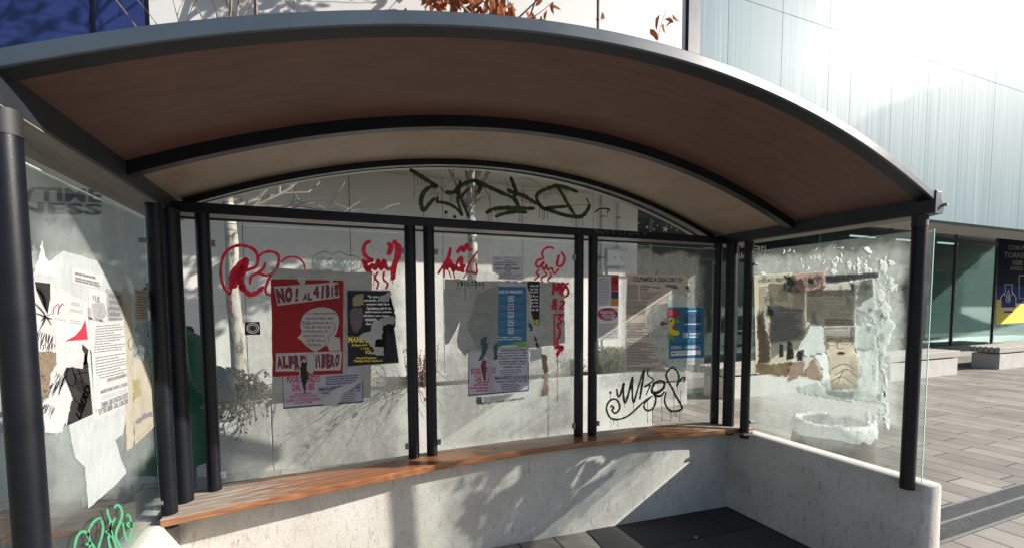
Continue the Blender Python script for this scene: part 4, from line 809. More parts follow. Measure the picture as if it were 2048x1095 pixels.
f = Flat(RIGHT, .0031); f.text('STRAGI DI STATO TI PIAZZA LORETO', P4((342, 338), (596, 326), (596, 340), (342, 352)), .04, 0, mirror=True); f.text('ETTORE E MAURO TUTTI - NON A SETTE', P4((342, 352), (596, 342), (596, 356), (342, 366)), .04, 0, mirror=True); f.lines(P4((345, 372), (598, 364), (598, 475), (345, 478)), 16, .32, 1, (.05, .15), para=6); f.lines(P4((436, 482), (598, 480), (598, 520), (436, 520)), 5, .5, 0, (.2, .5)); f.text('ORE DIECI SETTE PARTENZA', P4((440, 532), (566, 528), (566, 540), (440, 544)), .03, 0, mirror=True); f.lines(P4((440, 548), (590, 546), (590, 580), (440, 580)), 4, .4, 1, (.1, .3)); f.build('lettering', ['ink_black', 'ink_soft'], o)
o = rsheet('protest_poster', .0022, rag(P4((440, 246), (738, 230), (738, 258), (470, 284), (442, 280)), .5, 8, 105), 'paper_black', 'dark header strip with mirrored pale lettering along the top of the right pane')
f = Flat(RIGHT, .0026); f.text('MANIFESTAZIONE PUBBLICA', P4((480, 250), (720, 236), (720, 252), (480, 268)), .03, 0, mirror=True); f.build('lettering', ['ink_soft'], o)
o = rsheet('printed_page', .003, rag(P4((135, 450), (165, 410), (315, 430), (318, 560), (280, 590), (240, 640), (150, 700), (140, 690)), .9, 7, 106), 'paper_lilac', 'lilac ruled page of dense print left of the middle of the right pane', 'poster')
f = Flat(RIGHT, .0035); f.lines(P4((145, 458), (308, 448), (300, 590), (148, 610)), 17, .45, 0, (.3, .8), gap=.005); f.text('lettera aperta', P4((190, 420), (318, 432), (318, 452), (190, 442)), .02, 0, mirror=True); f.poly(rag(P4((190, 620), (210, 625), (212, 690), (186, 695)), .6, 4, 7), 1); f.poly(rag(P4((235, 600), (262, 620), (270, 700), (225, 712)), .6, 4, 8), 1); f.poly(rag(P4((290, 660), (322, 650), (320, 712), (285, 712)), .6, 4, 9), 1); f.build('print', ['ink_grey', 'ink_black'], o)
o = rsheet('portrait_poster', .0024, rag(P4((436, 582), (596, 575), (596, 640), (620, 700), (640, 780), (610, 860), (480, 870), (455, 700), (440, 660)), 1.2, 6, 107), 'paper_buff', 'torn drawing of a face with round glasses and dark red lips on the right pane', 'poster')
mat('ink_lips', (.16, .035, .045), .6, var=0)
f = Flat(RIGHT, .0029); f.ring(*P4((478, 612))[0], 11, 1.3, 0, 20, 7); f.ring(*P4((548, 606))[0], 11, 1.3, 0, 20, 7); f.stroke(P4((500, 604), (515, 598), (528, 604)), 1., 0); f.stroke(P4((512, 610), (505, 640), (520, 648), (540, 642)), 1.3, 0); f.disc(*P4((526, 672))[0], 8, 1, 16, 3.2); f.stroke(P4((496, 672), (526, 669), (556, 670)), .8, 0); f.stroke(P4((440, 600), (470, 592), (500, 598)), 1.2, 0)
for q in ([(470, 760), (540, 730), (600, 760)], [(490, 790), (560, 760), (610, 800)], [(470, 830), (530, 800), (590, 840)], [(500, 850), (540, 760)]): f.stroke(P4(q), 1.6, 2)
f.build('drawing', ['ink_grey', 'ink_lips', 'ink_soft'], o)
for i, (pts, m_, lb) in enumerate((([(66, 470), (100, 430), (112, 520), (140, 640), (140, 720), (75, 730)], 'paper_brown', 'brown torn strip at the lower left of the right pane'), ([(60, 730), (130, 735), (240, 722), (238, 800), (150, 790), (60, 780)], 'paper_tan', 'tan torn strip along the foot of the cream poster'), ([(238, 722), (330, 716), (332, 800), (300, 790), (280, 812), (240, 830)], 'paper_brown', 'dark brown torn square at the foot of the right pane'), ([(350, 720), (385, 690), (430, 800), (420, 822), (330, 800)], 'paper_brown', 'reddish brown torn triangle right of the dark brown square'), ([(172, 370), (190, 320), (232, 312), (242, 385), (190, 390)], 'glue_white', 'white scraped patch above the lilac ruled page'), ([(110, 470), (125, 400), (160, 412), (165, 470), (135, 450)], 'glue_white', 'small white scraped patch left of the lilac ruled page'),
        ([(245, 640), (300, 560), (350, 520), (372, 445), (392, 500), (440, 540), (432, 600), (470, 640), (440, 665), (340, 690), (300, 660)], 'paper_pale', 'large pale torn patch left of the drawn face'), ([(380, 690), (440, 670), (460, 690), (470, 800), (460, 905), (420, 830), (430, 760)], 'glue_white', 'white torn strip under the large pale patch'), ([(572, 530), (610, 520), (718, 518), (720, 650), (640, 660), (600, 640), (575, 600)], 'paper_pale', 'pale square patch right of the drawn face'), ([(600, 645), (720, 650), (735, 760), (720, 900), (770, 860), (765, 945), (640, 930), (470, 905), (470, 860), (600, 870), (640, 780)], 'glue_white', 'big white glue patch right of and below the drawn face'),
        ([(292, 850), (410, 830), (460, 880), (600, 880), (600, 938), (460, 915), (300, 890)], 'glue_white', 'white paper foot strip along the bottom of the posters on the right pane'), ([(700, 480), (735, 420), (770, 380), (800, 420), (790, 480), (815, 500), (825, 520), (800, 560), (792, 620), (770, 640), (760, 720), (775, 800), (740, 760), (735, 640), (720, 560)], 'glue_white', 'ragged white peeling strip at the far right of the right pane'), ([(640, 260), (705, 262), (720, 400), (700, 480), (640, 440), (610, 430), (608, 380)], 'paper_pale', 'pale green faded sheet at the upper right of the right pane'), ([(650, 100), (680, 95), (695, 130), (670, 122)], 'glue_white', 'tiny white scrap near the top of the right pane'), ([(505, 95), (540, 92), (542, 97), (510, 100)], 'glue_white', 'tiny white sliver near the top of the right pane'), ([(372, 440), (382, 445), (398, 500), (372, 505)], 'glue_white', 'thin white tear standing above the large pale patch'))):
    rsheet('paper_scrap', .0036+.00012*i, rag(P4(pts), 1.5, 4, 120+i), m_, lb, 'paper scrap', 'torn paper scraps on the glass')
f = Flat(RIGHT, .0058)
r = random.Random(21)
for _ in range(120):      # small splashes of glue along the worn zone
    a, b = r.choice(((P4((720, 470))[0], 26), (P4((740, 300))[0], 30), (P4((600, 160))[0], 60), (P4((350, 150))[0], 50)))
    x, y = r.gauss(a[0], b*.8), r.gauss(a[1], b*.35)
    if x > 1800 or y < 488+(.145*(1800-x))*.3 or y > 860 or x < 1512: continue
    s_ = r.uniform(.5, 2.2); f.stroke([(x, y), (x+r.uniform(-3, 3), y+s_*2), (x+r.uniform(-4, 4), y+s_*4)], s_, 0, rough=.5)
for k in range(64):     # ragged flakes of paper left in the glue
    x, y, a, b = r.choice(((1752, 640, 26, 90), (1760, 790, 18, 50), (1700, 560, 40, 30), (1590, 560, 40, 20), (1540, 640, 16, 60)))
    x, y = r.gauss(x, a*.6), r.gauss(y, b*.6); w_, h_ = r.uniform(2, 8), r.uniform(4, 18)
    if not (1514 < x < 1795 and 510 < y < 860): continue
    f.poly(rag([(x-w_, y-h_), (x+w_*.6, y-h_*.8), (x+w_, y+h_*.3), (x+w_*.2, y+h_), (x-w_*.8, y+h_*.5)], 1.4, 3, 300+k), 0)
f.build('glue_splash', ['glue_white'], GR, kind='stuff')
# ================================================================== LEFT PANE
def lsheet(name, off, pts, m_, label, cat='poster', group=POST_G): return sheet(name, LEFT, off, pts, m_, label, cat, group)
lsheet('backing_sheet', .001, rag(ZL((170, 180), (330, 55), (640, 150), (668, 840), (640, 1010), (600, 1040)) + ZB((1175, 400), (1050, 530), (820, 725), (812, 590), (795, 340), (700, 250), (662, 60)) + ZL((360, 960), (330, 600), (240, 400)), .7, 9, 140), 'paper_pale', 'large pale backing sheet torn off slantwise at the foot of the left pane', 'paper sheet')
o = lsheet('linocut_poster', .0016, rag(ZL((175, 210), (268, 222), (455, 330), (470, 560), (486, 912), (235, 1000)), .3, 10, 141), 'paper_white', 'black and white linocut poster on the left pane behind the thick front post')
f = Flat(LEFT, .0022); r = random.Random(5)
def hatch(pts, x0, y0, n, dx, dy, L, w, j=4): # carved hatching: rows of tapered cuts
    for i in range(n):
        x, y = x0+dx*i+r.uniform(-j, j), y0+dy*i+r.uniform(-j, j); l = L*r.uniform(.5, 1.2); a_ = pts+r.uniform(-.15, .15)
        f.stroke(ZL((x, y), (x+math.cos(a_)*l*.5+r.uniform(-3, 3), y+math.sin(a_)*l*.5), (x+math.cos(a_)*l, y+math.sin(a_)*l)), w*r.uniform(.6, 1.2), 0, taper=.3)
f.poly(ZL((182, 215), (262, 225), (262, 300), (248, 385), (220, 330), (190, 260)), 0); f.stroke(ZL((192, 250), (225, 300), (240, 380)), 4, 1); f.stroke(ZL((205, 245), (238, 310), (245, 375)), 1.5, 1)
for q in ([(185, 330), (235, 395), (205, 470)], [(190, 380), (240, 400), (270, 410)], [(215, 420), (240, 400), (268, 440)], [(235, 395), (262, 385)]): f.stroke(ZL(q), 3.6, 0, taper=.3)
hatch(1.75, 200, 470, 14, 6, 2, 80, 1.8); hatch(1.7, 205, 540, 10, 9, 0, 40, 1.4)
f.poly(ZL((355, 640), (452, 590), (470, 740), (484, 905), (350, 965), (372, 800), (330, 700)), 0); f.poly(ZL((430, 540), (462, 570), (450, 650), (425, 640)), 0)
for q in ([(372, 660), (395, 720), (378, 760), (350, 730), (350, 680), (372, 660)], [(395, 640), (425, 720), (450, 830)], [(360, 800), (400, 840), (440, 880)], [(380, 700), (430, 690)], [(330, 700), (300, 670), (330, 650), (350, 690)], [(420, 665), (462, 655)], [(420, 690), (465, 685)], [(440, 600), (450, 640)]): f.stroke(ZL(q), 1.8, 1)
for i in range(14): f.stroke(ZL((388+i*6, 700+i*4), (400+i*5, 770+i*5)), 1., 1)
for i in range(46): x, y = r.uniform(345, 470), r.uniform(640, 930); f.stroke(ZL((x, y), (x+r.uniform(6, 16), y+r.uniform(14, 34))), r.uniform(.6, 1.3), 1, taper=.3)
hatch(2.0, 250, 760, 15, 7, -4, 90, 2.2); hatch(2.0, 236, 850, 10, 6, 2, 60, 1.8); hatch(2.0, 300, 690, 8, 6, 4, 50, 1.6)
hatch(.6, 400, 545, 9, 5, 12, 36, 1.4); hatch(2.2, 380, 940, 5, -20, 6, 26, 2.2)
f.text('LIBERO', ZL((392, 900), (452, 740), (478, 770), (418, 940)), .05, 1)
f.build('carving', ['ink_black', 'paper_white'], o)
o = lsheet('shrub_photo', .0024, rag(ZL((202, 580), (290, 582), (300, 600), (292, 650), (262, 700), (255, 800), (222, 850)), 1.2, 4, 143, keep=(6,)), 'paper_brown', 'brown torn photograph scrap at the left edge of the linocut poster', 'paper scrap', 'torn paper scraps on the glass')
f = Flat(LEFT, .003)
for i in range(70):
    x, y = r.uniform(206, 288), r.uniform(590, 830)
    if y > 690 and x > 250: continue
    f.stroke(ZL((x, y), (x+r.uniform(-8, 8), y-r.uniform(4, 12)), (x+r.uniform(-14, 14), y-r.uniform(8, 20))), r.uniform(.8, 1.8), 0 if y < 700 else r.choice((0, 1)))
f.build('foliage', ['ink_olive', 'ink_darkgreen'], o)
lsheet('paper_scrap', .0026, rag(ZL((290, 575), (420, 545), (440, 600), (430, 670), (350, 660), (300, 690), (262, 705), (295, 640)), 1.2, 5, 144), 'paper_white', 'white torn gap across the middle of the linocut poster', 'paper scrap', 'torn paper scraps on the glass')
lsheet('paper_scrap', .0028, rag(ZL((240, 1000), (300, 900), (365, 790), (380, 830), (355, 900), (320, 1000)), 1.2, 5, 145), 'paper_white', 'white torn wedge at the foot of the linocut poster', 'paper scrap', 'torn paper scraps on the glass')
o = lsheet('flyer', .0034, ZL((265, 290), (450, 322), (458, 515), (292, 530), (275, 440)), 'paper_white', 'white flyer with a red corner and a red zigzag mark on the left pane', 'flyer')
f = Flat(LEFT, .004); f.poly(ZL((446, 415), (458, 515), (340, 525), (395, 495), (425, 460)), 0); f.stroke(ZL((276, 385), (282, 350), (302, 330), (310, 345)), 2.2, 0, smooth=False); f.stroke(ZL((303, 385), (308, 350), (326, 330), (334, 338)), 2.2, 1, smooth=False); f.stroke(ZL((340, 527), (395, 497), (428, 455), (446, 412)), .8, 2)
f.lines(ZL((372, 318), (418, 326), (418, 346), (372, 338)), 2, .5, 3, (.2, .4)); f.lines(ZL((365, 355), (432, 366), (432, 384), (365, 372)), 2, .4, 3, (.1, .3)); f.lines(ZL((285, 400), (345, 410), (345, 424), (285, 414)), 2, .4, 3, (.1, .3)); f.lines(ZL((365, 410), (425, 418), (425, 440), (365, 432)), 2, .4, 3, (.1, .3)); f.build('print', ['ink_red', 'ink_maroon', 'ink_soft', 'ink_soft'], o)
o = lsheet('protest_poster', .0022, ZL((460, 250), (545, 270), (640, 338), (672, 850), (492, 936), (470, 560)), 'paper_white', 'white letter poster dense with print beside the linocut poster')
f = Flat(LEFT, .0028)
f.text('11:5', ZL((484, 285), (520, 292), (520, 320), (484, 315)), .05, 0); f.text('FUTURO', ZL((585, 290), (634, 298), (634, 318), (585, 312)), .03, 0); f.text('TUTTO A', ZL((570, 318), (632, 326), (632, 345), (570, 338)), .03, 0); f.text('E TUTTI', ZL((562, 350), (630, 362), (630, 382), (562, 372)), .03, 0)
f.poly(rag(ZL((478, 330), (515, 315), (545, 330), (556, 380), (530, 425), (490, 400)), .6, 5, 150), 2); f.quads([ZL((460, 350), (476, 352), (480, 415), (462, 405)), ZL((462, 400), (545, 418), (545, 428), (464, 412))], 1); f.stroke(ZL((500, 345), (530, 350), (515, 390), (545, 395)), 1.1, 0)
f.lines(ZL((568, 402), (640, 405), (640, 416), (568, 418)), 1, .7, 0, (.2, .4)); f.lines(ZL((500, 442), (642, 430), (655, 570), (490, 590)), 11, .34, 0, (.06, .2), para=4); f.lines(ZL((498, 605), (655, 580), (660, 690), (500, 730)), 8, .34, 0, (.06, .2)); f.text('CORTEO IN SOLIDARIETA', ZL((558, 720), (662, 690), (662, 708), (558, 738)), .04, 0); f.text('MANIFESTAZIONE CONTRO IL CARCERE', ZL((525, 780), (664, 738), (664, 756), (525, 800)), .03, 0); f.lines(ZL((530, 810), (664, 770), (664, 790), (530, 830)), 2, .4, 1, (.1, .3))
f.text('TORINO - ORE 15 PIAZZALE CROCE', ZL((528, 845), (668, 790), (668, 818), (528, 874)), .05, 0); f.text('TUTTI/E LIBERI - DAL CARCERE', ZL((512, 880), (670, 820), (670, 848), (514, 910)), .05, 0)
f.build('lettering', ['ink_grey', 'ink_soft', 'ink_soft'], o)
lsheet('paper_scrap', .003, rag(ZL((470, 565), (486, 590), (500, 690), (540, 740), (505, 820), (500, 900), (488, 840)), 1., 5, 151), 'paper_pale', 'curled grey tear between the linocut and the letter poster', 'paper scrap', 'torn paper scraps on the glass')
o = lsheet('printed_page', .0026, rag(ZL((376, 143), (540, 190), (532, 240), (468, 245), (374, 220)), .4, 8, 152), 'paper_white', 'small white printed strip with two bold dark lines above the letter poster', 'poster')
f = Flat(LEFT, .0031); f.lines(ZL((392, 165), (500, 190), (500, 205), (392, 180)), 1, .8, 0, (.1, .3)); f.lines(ZL((392, 190), (522, 220), (522, 245), (392, 215)), 2, .7, 0, (.1, .3)); f.build('print', ['ink_grey'], o)
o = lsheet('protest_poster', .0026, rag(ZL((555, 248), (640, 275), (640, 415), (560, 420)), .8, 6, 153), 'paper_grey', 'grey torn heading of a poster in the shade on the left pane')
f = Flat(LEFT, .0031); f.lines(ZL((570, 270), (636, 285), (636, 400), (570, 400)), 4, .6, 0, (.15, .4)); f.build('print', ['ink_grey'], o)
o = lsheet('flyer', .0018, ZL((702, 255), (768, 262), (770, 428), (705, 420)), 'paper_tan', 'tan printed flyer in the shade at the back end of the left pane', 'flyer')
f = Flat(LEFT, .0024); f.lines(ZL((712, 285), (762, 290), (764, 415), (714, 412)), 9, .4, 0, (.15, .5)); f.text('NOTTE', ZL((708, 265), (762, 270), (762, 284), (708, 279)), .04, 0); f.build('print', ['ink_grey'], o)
o = lsheet('paper_sheet', .0014, rag(ZL((690, 610), (780, 640), (803, 860), (803, 970), (705, 1065)), .5, 8, 155), 'paper_cream', 'cream torn sheet at the back end of the left pane', 'paper sheet')
f = Flat(LEFT, .002); f.poly(rag(ZL((705, 940), (745, 905), (795, 890), (800, 915), (760, 925), (715, 960)), 1.2, 4, 156), 0); f.poly(rag(ZL((695, 730), (725, 720), (740, 800), (700, 830)), 1.6, 4, 157), 1); f.lines(ZL((712, 1030), (795, 955), (798, 968), (714, 1045)), 2, .3, 1, (.1, .3)); f.build('print', ['ink_grey', 'ink_olive'], o)
lsheet('paper_strip', .0016, rag(ZL((640, 150), (690, 300), (690, 620), (700, 1040), (690, 1080), (660, 1095), (655, 860)), .8, 7, 158), 'paper_cream', 'long narrow cream strip of old paper between two posters on the left pane', 'paper sheet')
for i, (pts, lb) in enumerate((([(175, 180), (205, 80), (222, 0), (232, 60), (250, 110), (290, 120), (330, 90), (330, 200), (280, 190), (250, 180)], 'white spiky glue remnant at the top left of the left pane'), ([(280, 110), (330, 115), (345, 140), (330, 220), (300, 330), (285, 290)], 'pale torn strip hanging above the flyer with the red corner'), ([(640, 175), (668, 190), (690, 230), (700, 270), (680, 290), (650, 240)], 'white scraped curl near the top of the cream strip'))):
    lsheet('paper_scrap', .0018+.0002*i, rag(ZL(pts), 1.4, 5, 160+i), 'glue_white' if i != 1 else 'paper_pale', lb, 'paper scrap', 'torn paper scraps on the glass')
f = Flat(LEFT, .0018)
for q, w in (([(690, 1125), (700, 1060), (718, 990), (760, 942), (805, 948), (828, 985), (838, 1050), (832, 1125)], 5.4), ([(815, 1000), (828, 930), (860, 865), (905, 822), (945, 812)], 5), ([(1000, 735), (1010, 790), (1030, 850), (1025, 930), (1000, 945)], 5), ([(1075, 812), (1050, 860), (1030, 900), (1040, 960), (1100, 1125)], 5.4), ([(1066, 722), (1080, 698), (1105, 696), (1128, 725), (1138, 780), (1122, 850), (1092, 920), (1080, 990), (1110, 1060), (1140, 1125)], 5.4), ([(1145, 860), (1155, 930), (1180, 1020), (1200, 1020), (1220, 960), (1225, 880), (1212, 810), (1190, 775), (1180, 800)], 4.2), ([(1178, 868), (1210, 860), (1248, 878), (1215, 895), (1180, 880)], 5), ([(945, 830), (962, 900), (945, 1000), (905, 1125)], 4.6), ([(985, 940), (1030, 960), (1010, 1010), (1040, 1125)], 6), ([(800, 1060), (850, 1050), (885, 1100)], 6)): f.stroke(ZB(q), w, 0)
f.build('mint_graffiti', ['spray_mint'], GL)
f = Flat(LEFT, .0022)
for q in ([(690, 500), (668, 530), (680, 570), (700, 540)], [(700, 610), (725, 570), (722, 600)], [(735, 560), (762, 545), (768, 600), (745, 590)]): f.stroke(ZL(q), 1.1, 0)
f.build('dark_tag', ['ink_darkgreen'], GL)
# ================================================================== SIGNS ON THE BUILDING
WALL = Face(1, YW, -1)
o = empty('wall_sign', WALL.p(120, 420, .01), 'grey wall sign with two rows of wide letters behind the left pane', 'sign')
f = Flat(WALL, .012); f.text('ANYTIME', [(-52, 369), (204, 379), (204, 405), (-52, 399)], .035, 0, spacing=1.05); f.text('FITNESS', [(-72, 400), (204, 408), (204, 431), (-72, 425)], .035, 0, spacing=1.05)
f.build('lettering', ['ink_grey'], o)
mat('ink_purple', (.13, .07, .26), .6, var=.1)
f = Flat(WALL, .012); f.poly([(88, 438), (112, 438), (100, 454)], 0); f.poly([(128, 438), (150, 438), (138, 474), (118, 458)], 0); f.poly([(20, 436), (60, 436), (40, 452)], 0); f.build('emblem', ['ink_purple'], o)
# blue and yellow banner on the glazing
BAN = Face(1, YG-.06, -1)
o = empty('window_banner', BAN.p(2030, 650, 0), 'blue and yellow banner with a drawn lantern on the glazing at the far right', 'banner')
mat('reflection_navy', (.018, .026, .055), .85, var=.06, spec=.1); f = Flat(BAN, .004); f.poly(ZBN((170, 556), (900, 560), (900, 880), (168, 935)), 0); f.poly(ZBN((190, 80), (900, 160), (900, 560), (170, 556)), 1); mat('ink_navy_field', (.035, .06, .22), .85, var=.06, spec=.1); f.build('field', ['ink_navy_field', 'reflection_navy'], o)  # upper polygon: dark glass reflection painted into the banner's field
f = Flat(BAN, .01); f.poly(ZBN((165, 690), (210, 685), (215, 770), (355, 770), (360, 720), (430, 730), (640, 700), (900, 720), (900, 880), (160, 935)), 0); f.build('yellow_field', ['ink_yellow'], o)
f = Flat(BAN, .015)
f.text('COMUNE DI VOLANO', ZBN((280, 150), (760, 170), (760, 215), (280, 200)), .03, 3); f.text('TORRE E CORTILE', ZBN((240, 218), (760, 240), (760, 290), (240, 275)), .03, 3); f.text('INSIEME', ZBN((325, 298), (425, 300), (425, 352), (325, 348)), .03, 3); f.text('IN PIAZZA', ZBN((305, 362), (430, 366), (430, 402), (305, 398)), .03, 3)
for q in ([(252, 550), (252, 610), (205, 670), (205, 770), (355, 770), (358, 665), (320, 610), (320, 550)], [(240, 540), (330, 540)], [(250, 610), (240, 645), (262, 650)], [(318, 610), (330, 640), (310, 648)], [(285, 590), (265, 650), (262, 700), (280, 722), (300, 700), (300, 650), (285, 590)], [(288, 630), (278, 680), (288, 700), (292, 660)], [(235, 795), (330, 795)], [(235, 812), (330, 812)], [(390, 450), (390, 675), (520, 680)], [(390, 450), (560, 455)]): f.stroke(ZBN(q), 1.6, 1, smooth=False)
f.quads([ZBN((240, 800), (325, 800), (325, 820), (240, 820))], 0); f.quads([ZBN((206, 700), (220, 700), (220, 768), (206, 768))], 2)
f.build('lantern_print', ['ink_navy_field', 'ink_white', 'ink_red', 'ink_soft'], o)
# stars and a word on the dark glazing (right of the white wall)
GLZ = Face(1, YG-.003, -1)
rs_ = random.Random(2)
f = Flat(GLZ, .004)
def star(x, y, r_): f.poly([(x+(r_ if k % 2 == 0 else r_*.38)*math.sin(math.pi*k/5+.2), y-(r_ if k % 2 == 0 else r_*.38)*math.cos(math.pi*k/5+.2)) for k in range(10)], 0)
for x, y, r_ in ((470, 495, 7), (265, 575, 4), (775, 860, 7.5), (235, 350, 4)): star(*ZST((x, y))[0], r_)
for x, y, r_ in ((195, 718, 1.6), (372, 815, 2.6), (505, 688, 1.6), (612, 610, 1.7), (715, 612, 2.6), (525, 865, 1.8), (602, 780, 1.3), (905, 820, 1.7), (1027, 885, 1.6), (855, 690, 2.2), (1170, 870, 3.4), (1300, 950, 2)): f.disc(*ZST((x, y))[0], r_, 0, 8)
f.build('star_decals', ['ink_white'], label='white star and dot stickers on the dark glazing seen above the rear beam', cat='window sticker')
f = Flat(GLZ, .004); f.text('ai mercati', [(1452, 478), (1532, 490), (1532, 503), (1452, 492)], .02, 0); f.text('dali', [(1508, 486), (1530, 488), (1530, 499), (1508, 498)], .02, 0) if False else None; f.text('natale solidale', [(1452, 503), (1552, 507), (1552, 519), (1452, 517)], .02, 0); f.build('window_lettering', ['ink_white'], label='white lettering on the dark glazing behind the right rear posts', cat='window lettering')
# pipes and the electrical box on the white wall
for i, px in enumerate((1206, 1238)):
    p = at(px, 440, 1, YW-.06); mb = MB(); r_ = .035 if i == 0 else .024; z0 = GZ if i == 0 else 2.36
    mb.cyl(p.x, YW-.06, z0, ZW, r_, 16); pp = mb.build('wall_pipe', 'white_cladding', bld, smooth=True)
    mb = MB()
    for z in (2.5, 3.3) + ((1.2,) if i == 0 else ()): mb.cyl(p.x, YW-.06, z, z+.03, r_+.006, 16); mb.box(p.x-.012, p.x+.012, YW-.06, YW+.002, z, z+.03)
    mb.build('pipe_clip', 'galvanised', pp)
a, b = at(1214, 497, 1, YW-.14), at(1256, 533, 1, YW-.14)
o = empty('meter_box', (a.x/2+b.x/2, YW-.07, b.z), 'pale meter box between the pipes on the white wall', 'meter box')
MB().box(a.x, b.x, YW-.14, YW-.002, b.z, a.z).build('body', 'planter_concrete' if False else 'soffit_panel', o, bevel=.008)
MB().box(a.x+.015, b.x-.015, YW-.152, YW-.1405, b.z+.02, a.z-.03).build('door', 'white_cladding', o, bevel=.004)
mb = MB()
for k in (.34, .66): x = a.x+(b.x-a.x)*k; z = (a.z+b.z)/2; mb.tube([(x, YW-.153, z), (x, YW-.165, z)], .018, 10)
mb.build('lock', 'galvanised', o)
a, b = at(1216, 537, 1, YW-.1), at(1250, 552, 1, YW-.1)
MB().box(a.x, b.x, YW-.1, YW-.002, b.z, a.z).build('cable_box', 'white_cladding', bevel=.006, label='low white cable box just below the meter box on the wall', cat='cable box')
# ================================================================== PLANTER, BENCHES, BIN, DRAIN
PY = 2.2; PX1 = at(1305, 800, 1, PY).x; PZ = at(1250, 747, 1, PY).z
pl = empty('planter', (-2, PY, GZ), 'long pale concrete planter wall behind the shelter', 'planter')
mb = MB(); e = [-6.8, -5.3, at(545, 900, 1, PY).x, at(1096, 830, 1, PY).x, PX1]
for a, b in zip(e[:-1], e[1:]): mb.box(a+.004, b-.004, PY, PY+.14, -.6, PZ)
mb.build('front_wall', 'planter_concrete', pl, bevel=.008)
mb = MB(); mb.box(PX1-.14, PX1-.004, PY+.142, 3.4, -.6, PZ-.002); mb.build('end_wall', 'planter_concrete', pl, bevel=.008)
mb = MB(); mb.box(-6.8, PX1-.142, 3.26, 3.398, -.6, PZ-.004); mb.build('back_wall', 'planter_concrete', pl)
MB().box(-6.8, PX1-.142, PY+.142, 3.258, -.4, PZ-.10).build('planter_soil', mat('soil', (.07, .05, .035), .95, var=.3, vs=20, bump=.8, bs=30), pl)
mat('bench_slat', (.34, .315, .285), .65, var=.2, vs=5, stretch=(.3, 6, 6)); mat('bench_block', (.44, .43, .405), .8, var=.12, vs=3)
def bench(x0, x1, label, y0=3.55, y1=4.3):
    o = empty('slatted_bench', ((x0+x1)/2, (y0+y1)/2, GZ), label, 'bench', 'slatted benches in a row across the plaza')
    MB().box(x0+.12, x1, y0+.05, y1-.08, GZ-.05, GZ+.44).build('block', 'bench_block', o, bevel=.012)
    n = 6; w = (y1-y0)/n
    for k in range(n): MB().box(x0, x1+.02, y0+k*w+.012, y0+(k+1)*w-.012, GZ+.475, GZ+.64).build('slat', 'bench_slat', o, bevel=.012)
    mb = MB()
    for x in (x0+.5, (x0+x1)/2, x1-.2): mb.box(x, x+.08, y0+.1, y1-.1, GZ+.44, GZ+.475)
    mb.build('bearer', 'dark_metal', o); return o
b0 = bench(3.4, 5.1, 'slatted concrete bench seen through the right back pane beside the planter'); P_ = b0.location
L0 = 1.95
bench(6.0, 9.4, 'slatted bench seen between and right of the corner posts')
bench(11.3, 14.35, 'slatted bench partly hidden by the front right post')
bench(16.35, 20.4, 'slatted bench at the right edge with its shaded end showing')
o = empty('litter_bin', (3.20, -.36, GZ), 'squat round concrete litter bin with a pale liner behind the right pane', 'litter bin')
mat('bin_concrete', (.085, .066, .05), .85, var=.2, vs=5, bump=.5, bs=70)
mb = MB(); mb.lathe(3.20, -.36, [(.375, GZ-.02), (.37, GZ+.25), (.325, GZ+.75), (.31, GZ+.775), (.27, GZ+.775), (.25, GZ+.6)], 40); mb.build('body', 'bin_concrete', o, smooth=True)
mt, t = custom('liner_film'); b_ = t.bsdf(Base_Color=(.62, .65, .66), Roughness=.22, Normal=t.bump(t.noise(t.coord((1, 1, .4)), 22, 5, .7), 1., .03)); t.done(b_)
r = random.Random(6); mb = MB(); seg = 48; vs = []
for (rr, z, j) in ((.25, .61, .006), (.275, .79, .006), (.308, .80, .007), (.338, .78, .008), (.35, .70, .012), (.343, .665, .01)): vs += [(3.20+(rr+r.gauss(0, j))*math.cos(2*math.pi*k/seg), -.36+(rr+r.gauss(0, j))*math.sin(2*math.pi*k/seg), GZ+z+r.gauss(0, j)) for k in range(seg)]
mb.add(vs, [(i*seg+k, i*seg+(k+1) % seg, (i+1)*seg+(k+1) % seg, (i+1)*seg+k) for i in range(5) for k in range(seg)]); mb.build('liner', 'liner_film', o, smooth=True)
# slot drain
o = empty('drain_grate', (5, -1.16, GZ), 'galvanised slotted drain channel in the paving beside the shelter', 'drain')
MB().box(2.62, 14, -1.265, -.885, GZ-.1, GZ+.003).build('channel', 'black_rubber', o)
mb = MB(); x = 2.66
while x < 11.5:
    mb.box(x, x+.014, -1.24, -1.085, GZ+.0035, GZ+.009); mb.box(x, x+.014, -1.055, -.91, GZ+.0035, GZ+.009); x += .036
mb.build('bars', 'galvanised', o)
mb = MB(); mb.box(2.62, 14, -1.262, -1.242, GZ-.02, GZ+.011); mb.box(2.62, 14, -.908, -.888, GZ-.02, GZ+.011); mb.box(2.62, 14, -1.083, -1.057, GZ+.0035, GZ+.0115); mb.build('frame', 'galvanised', o)
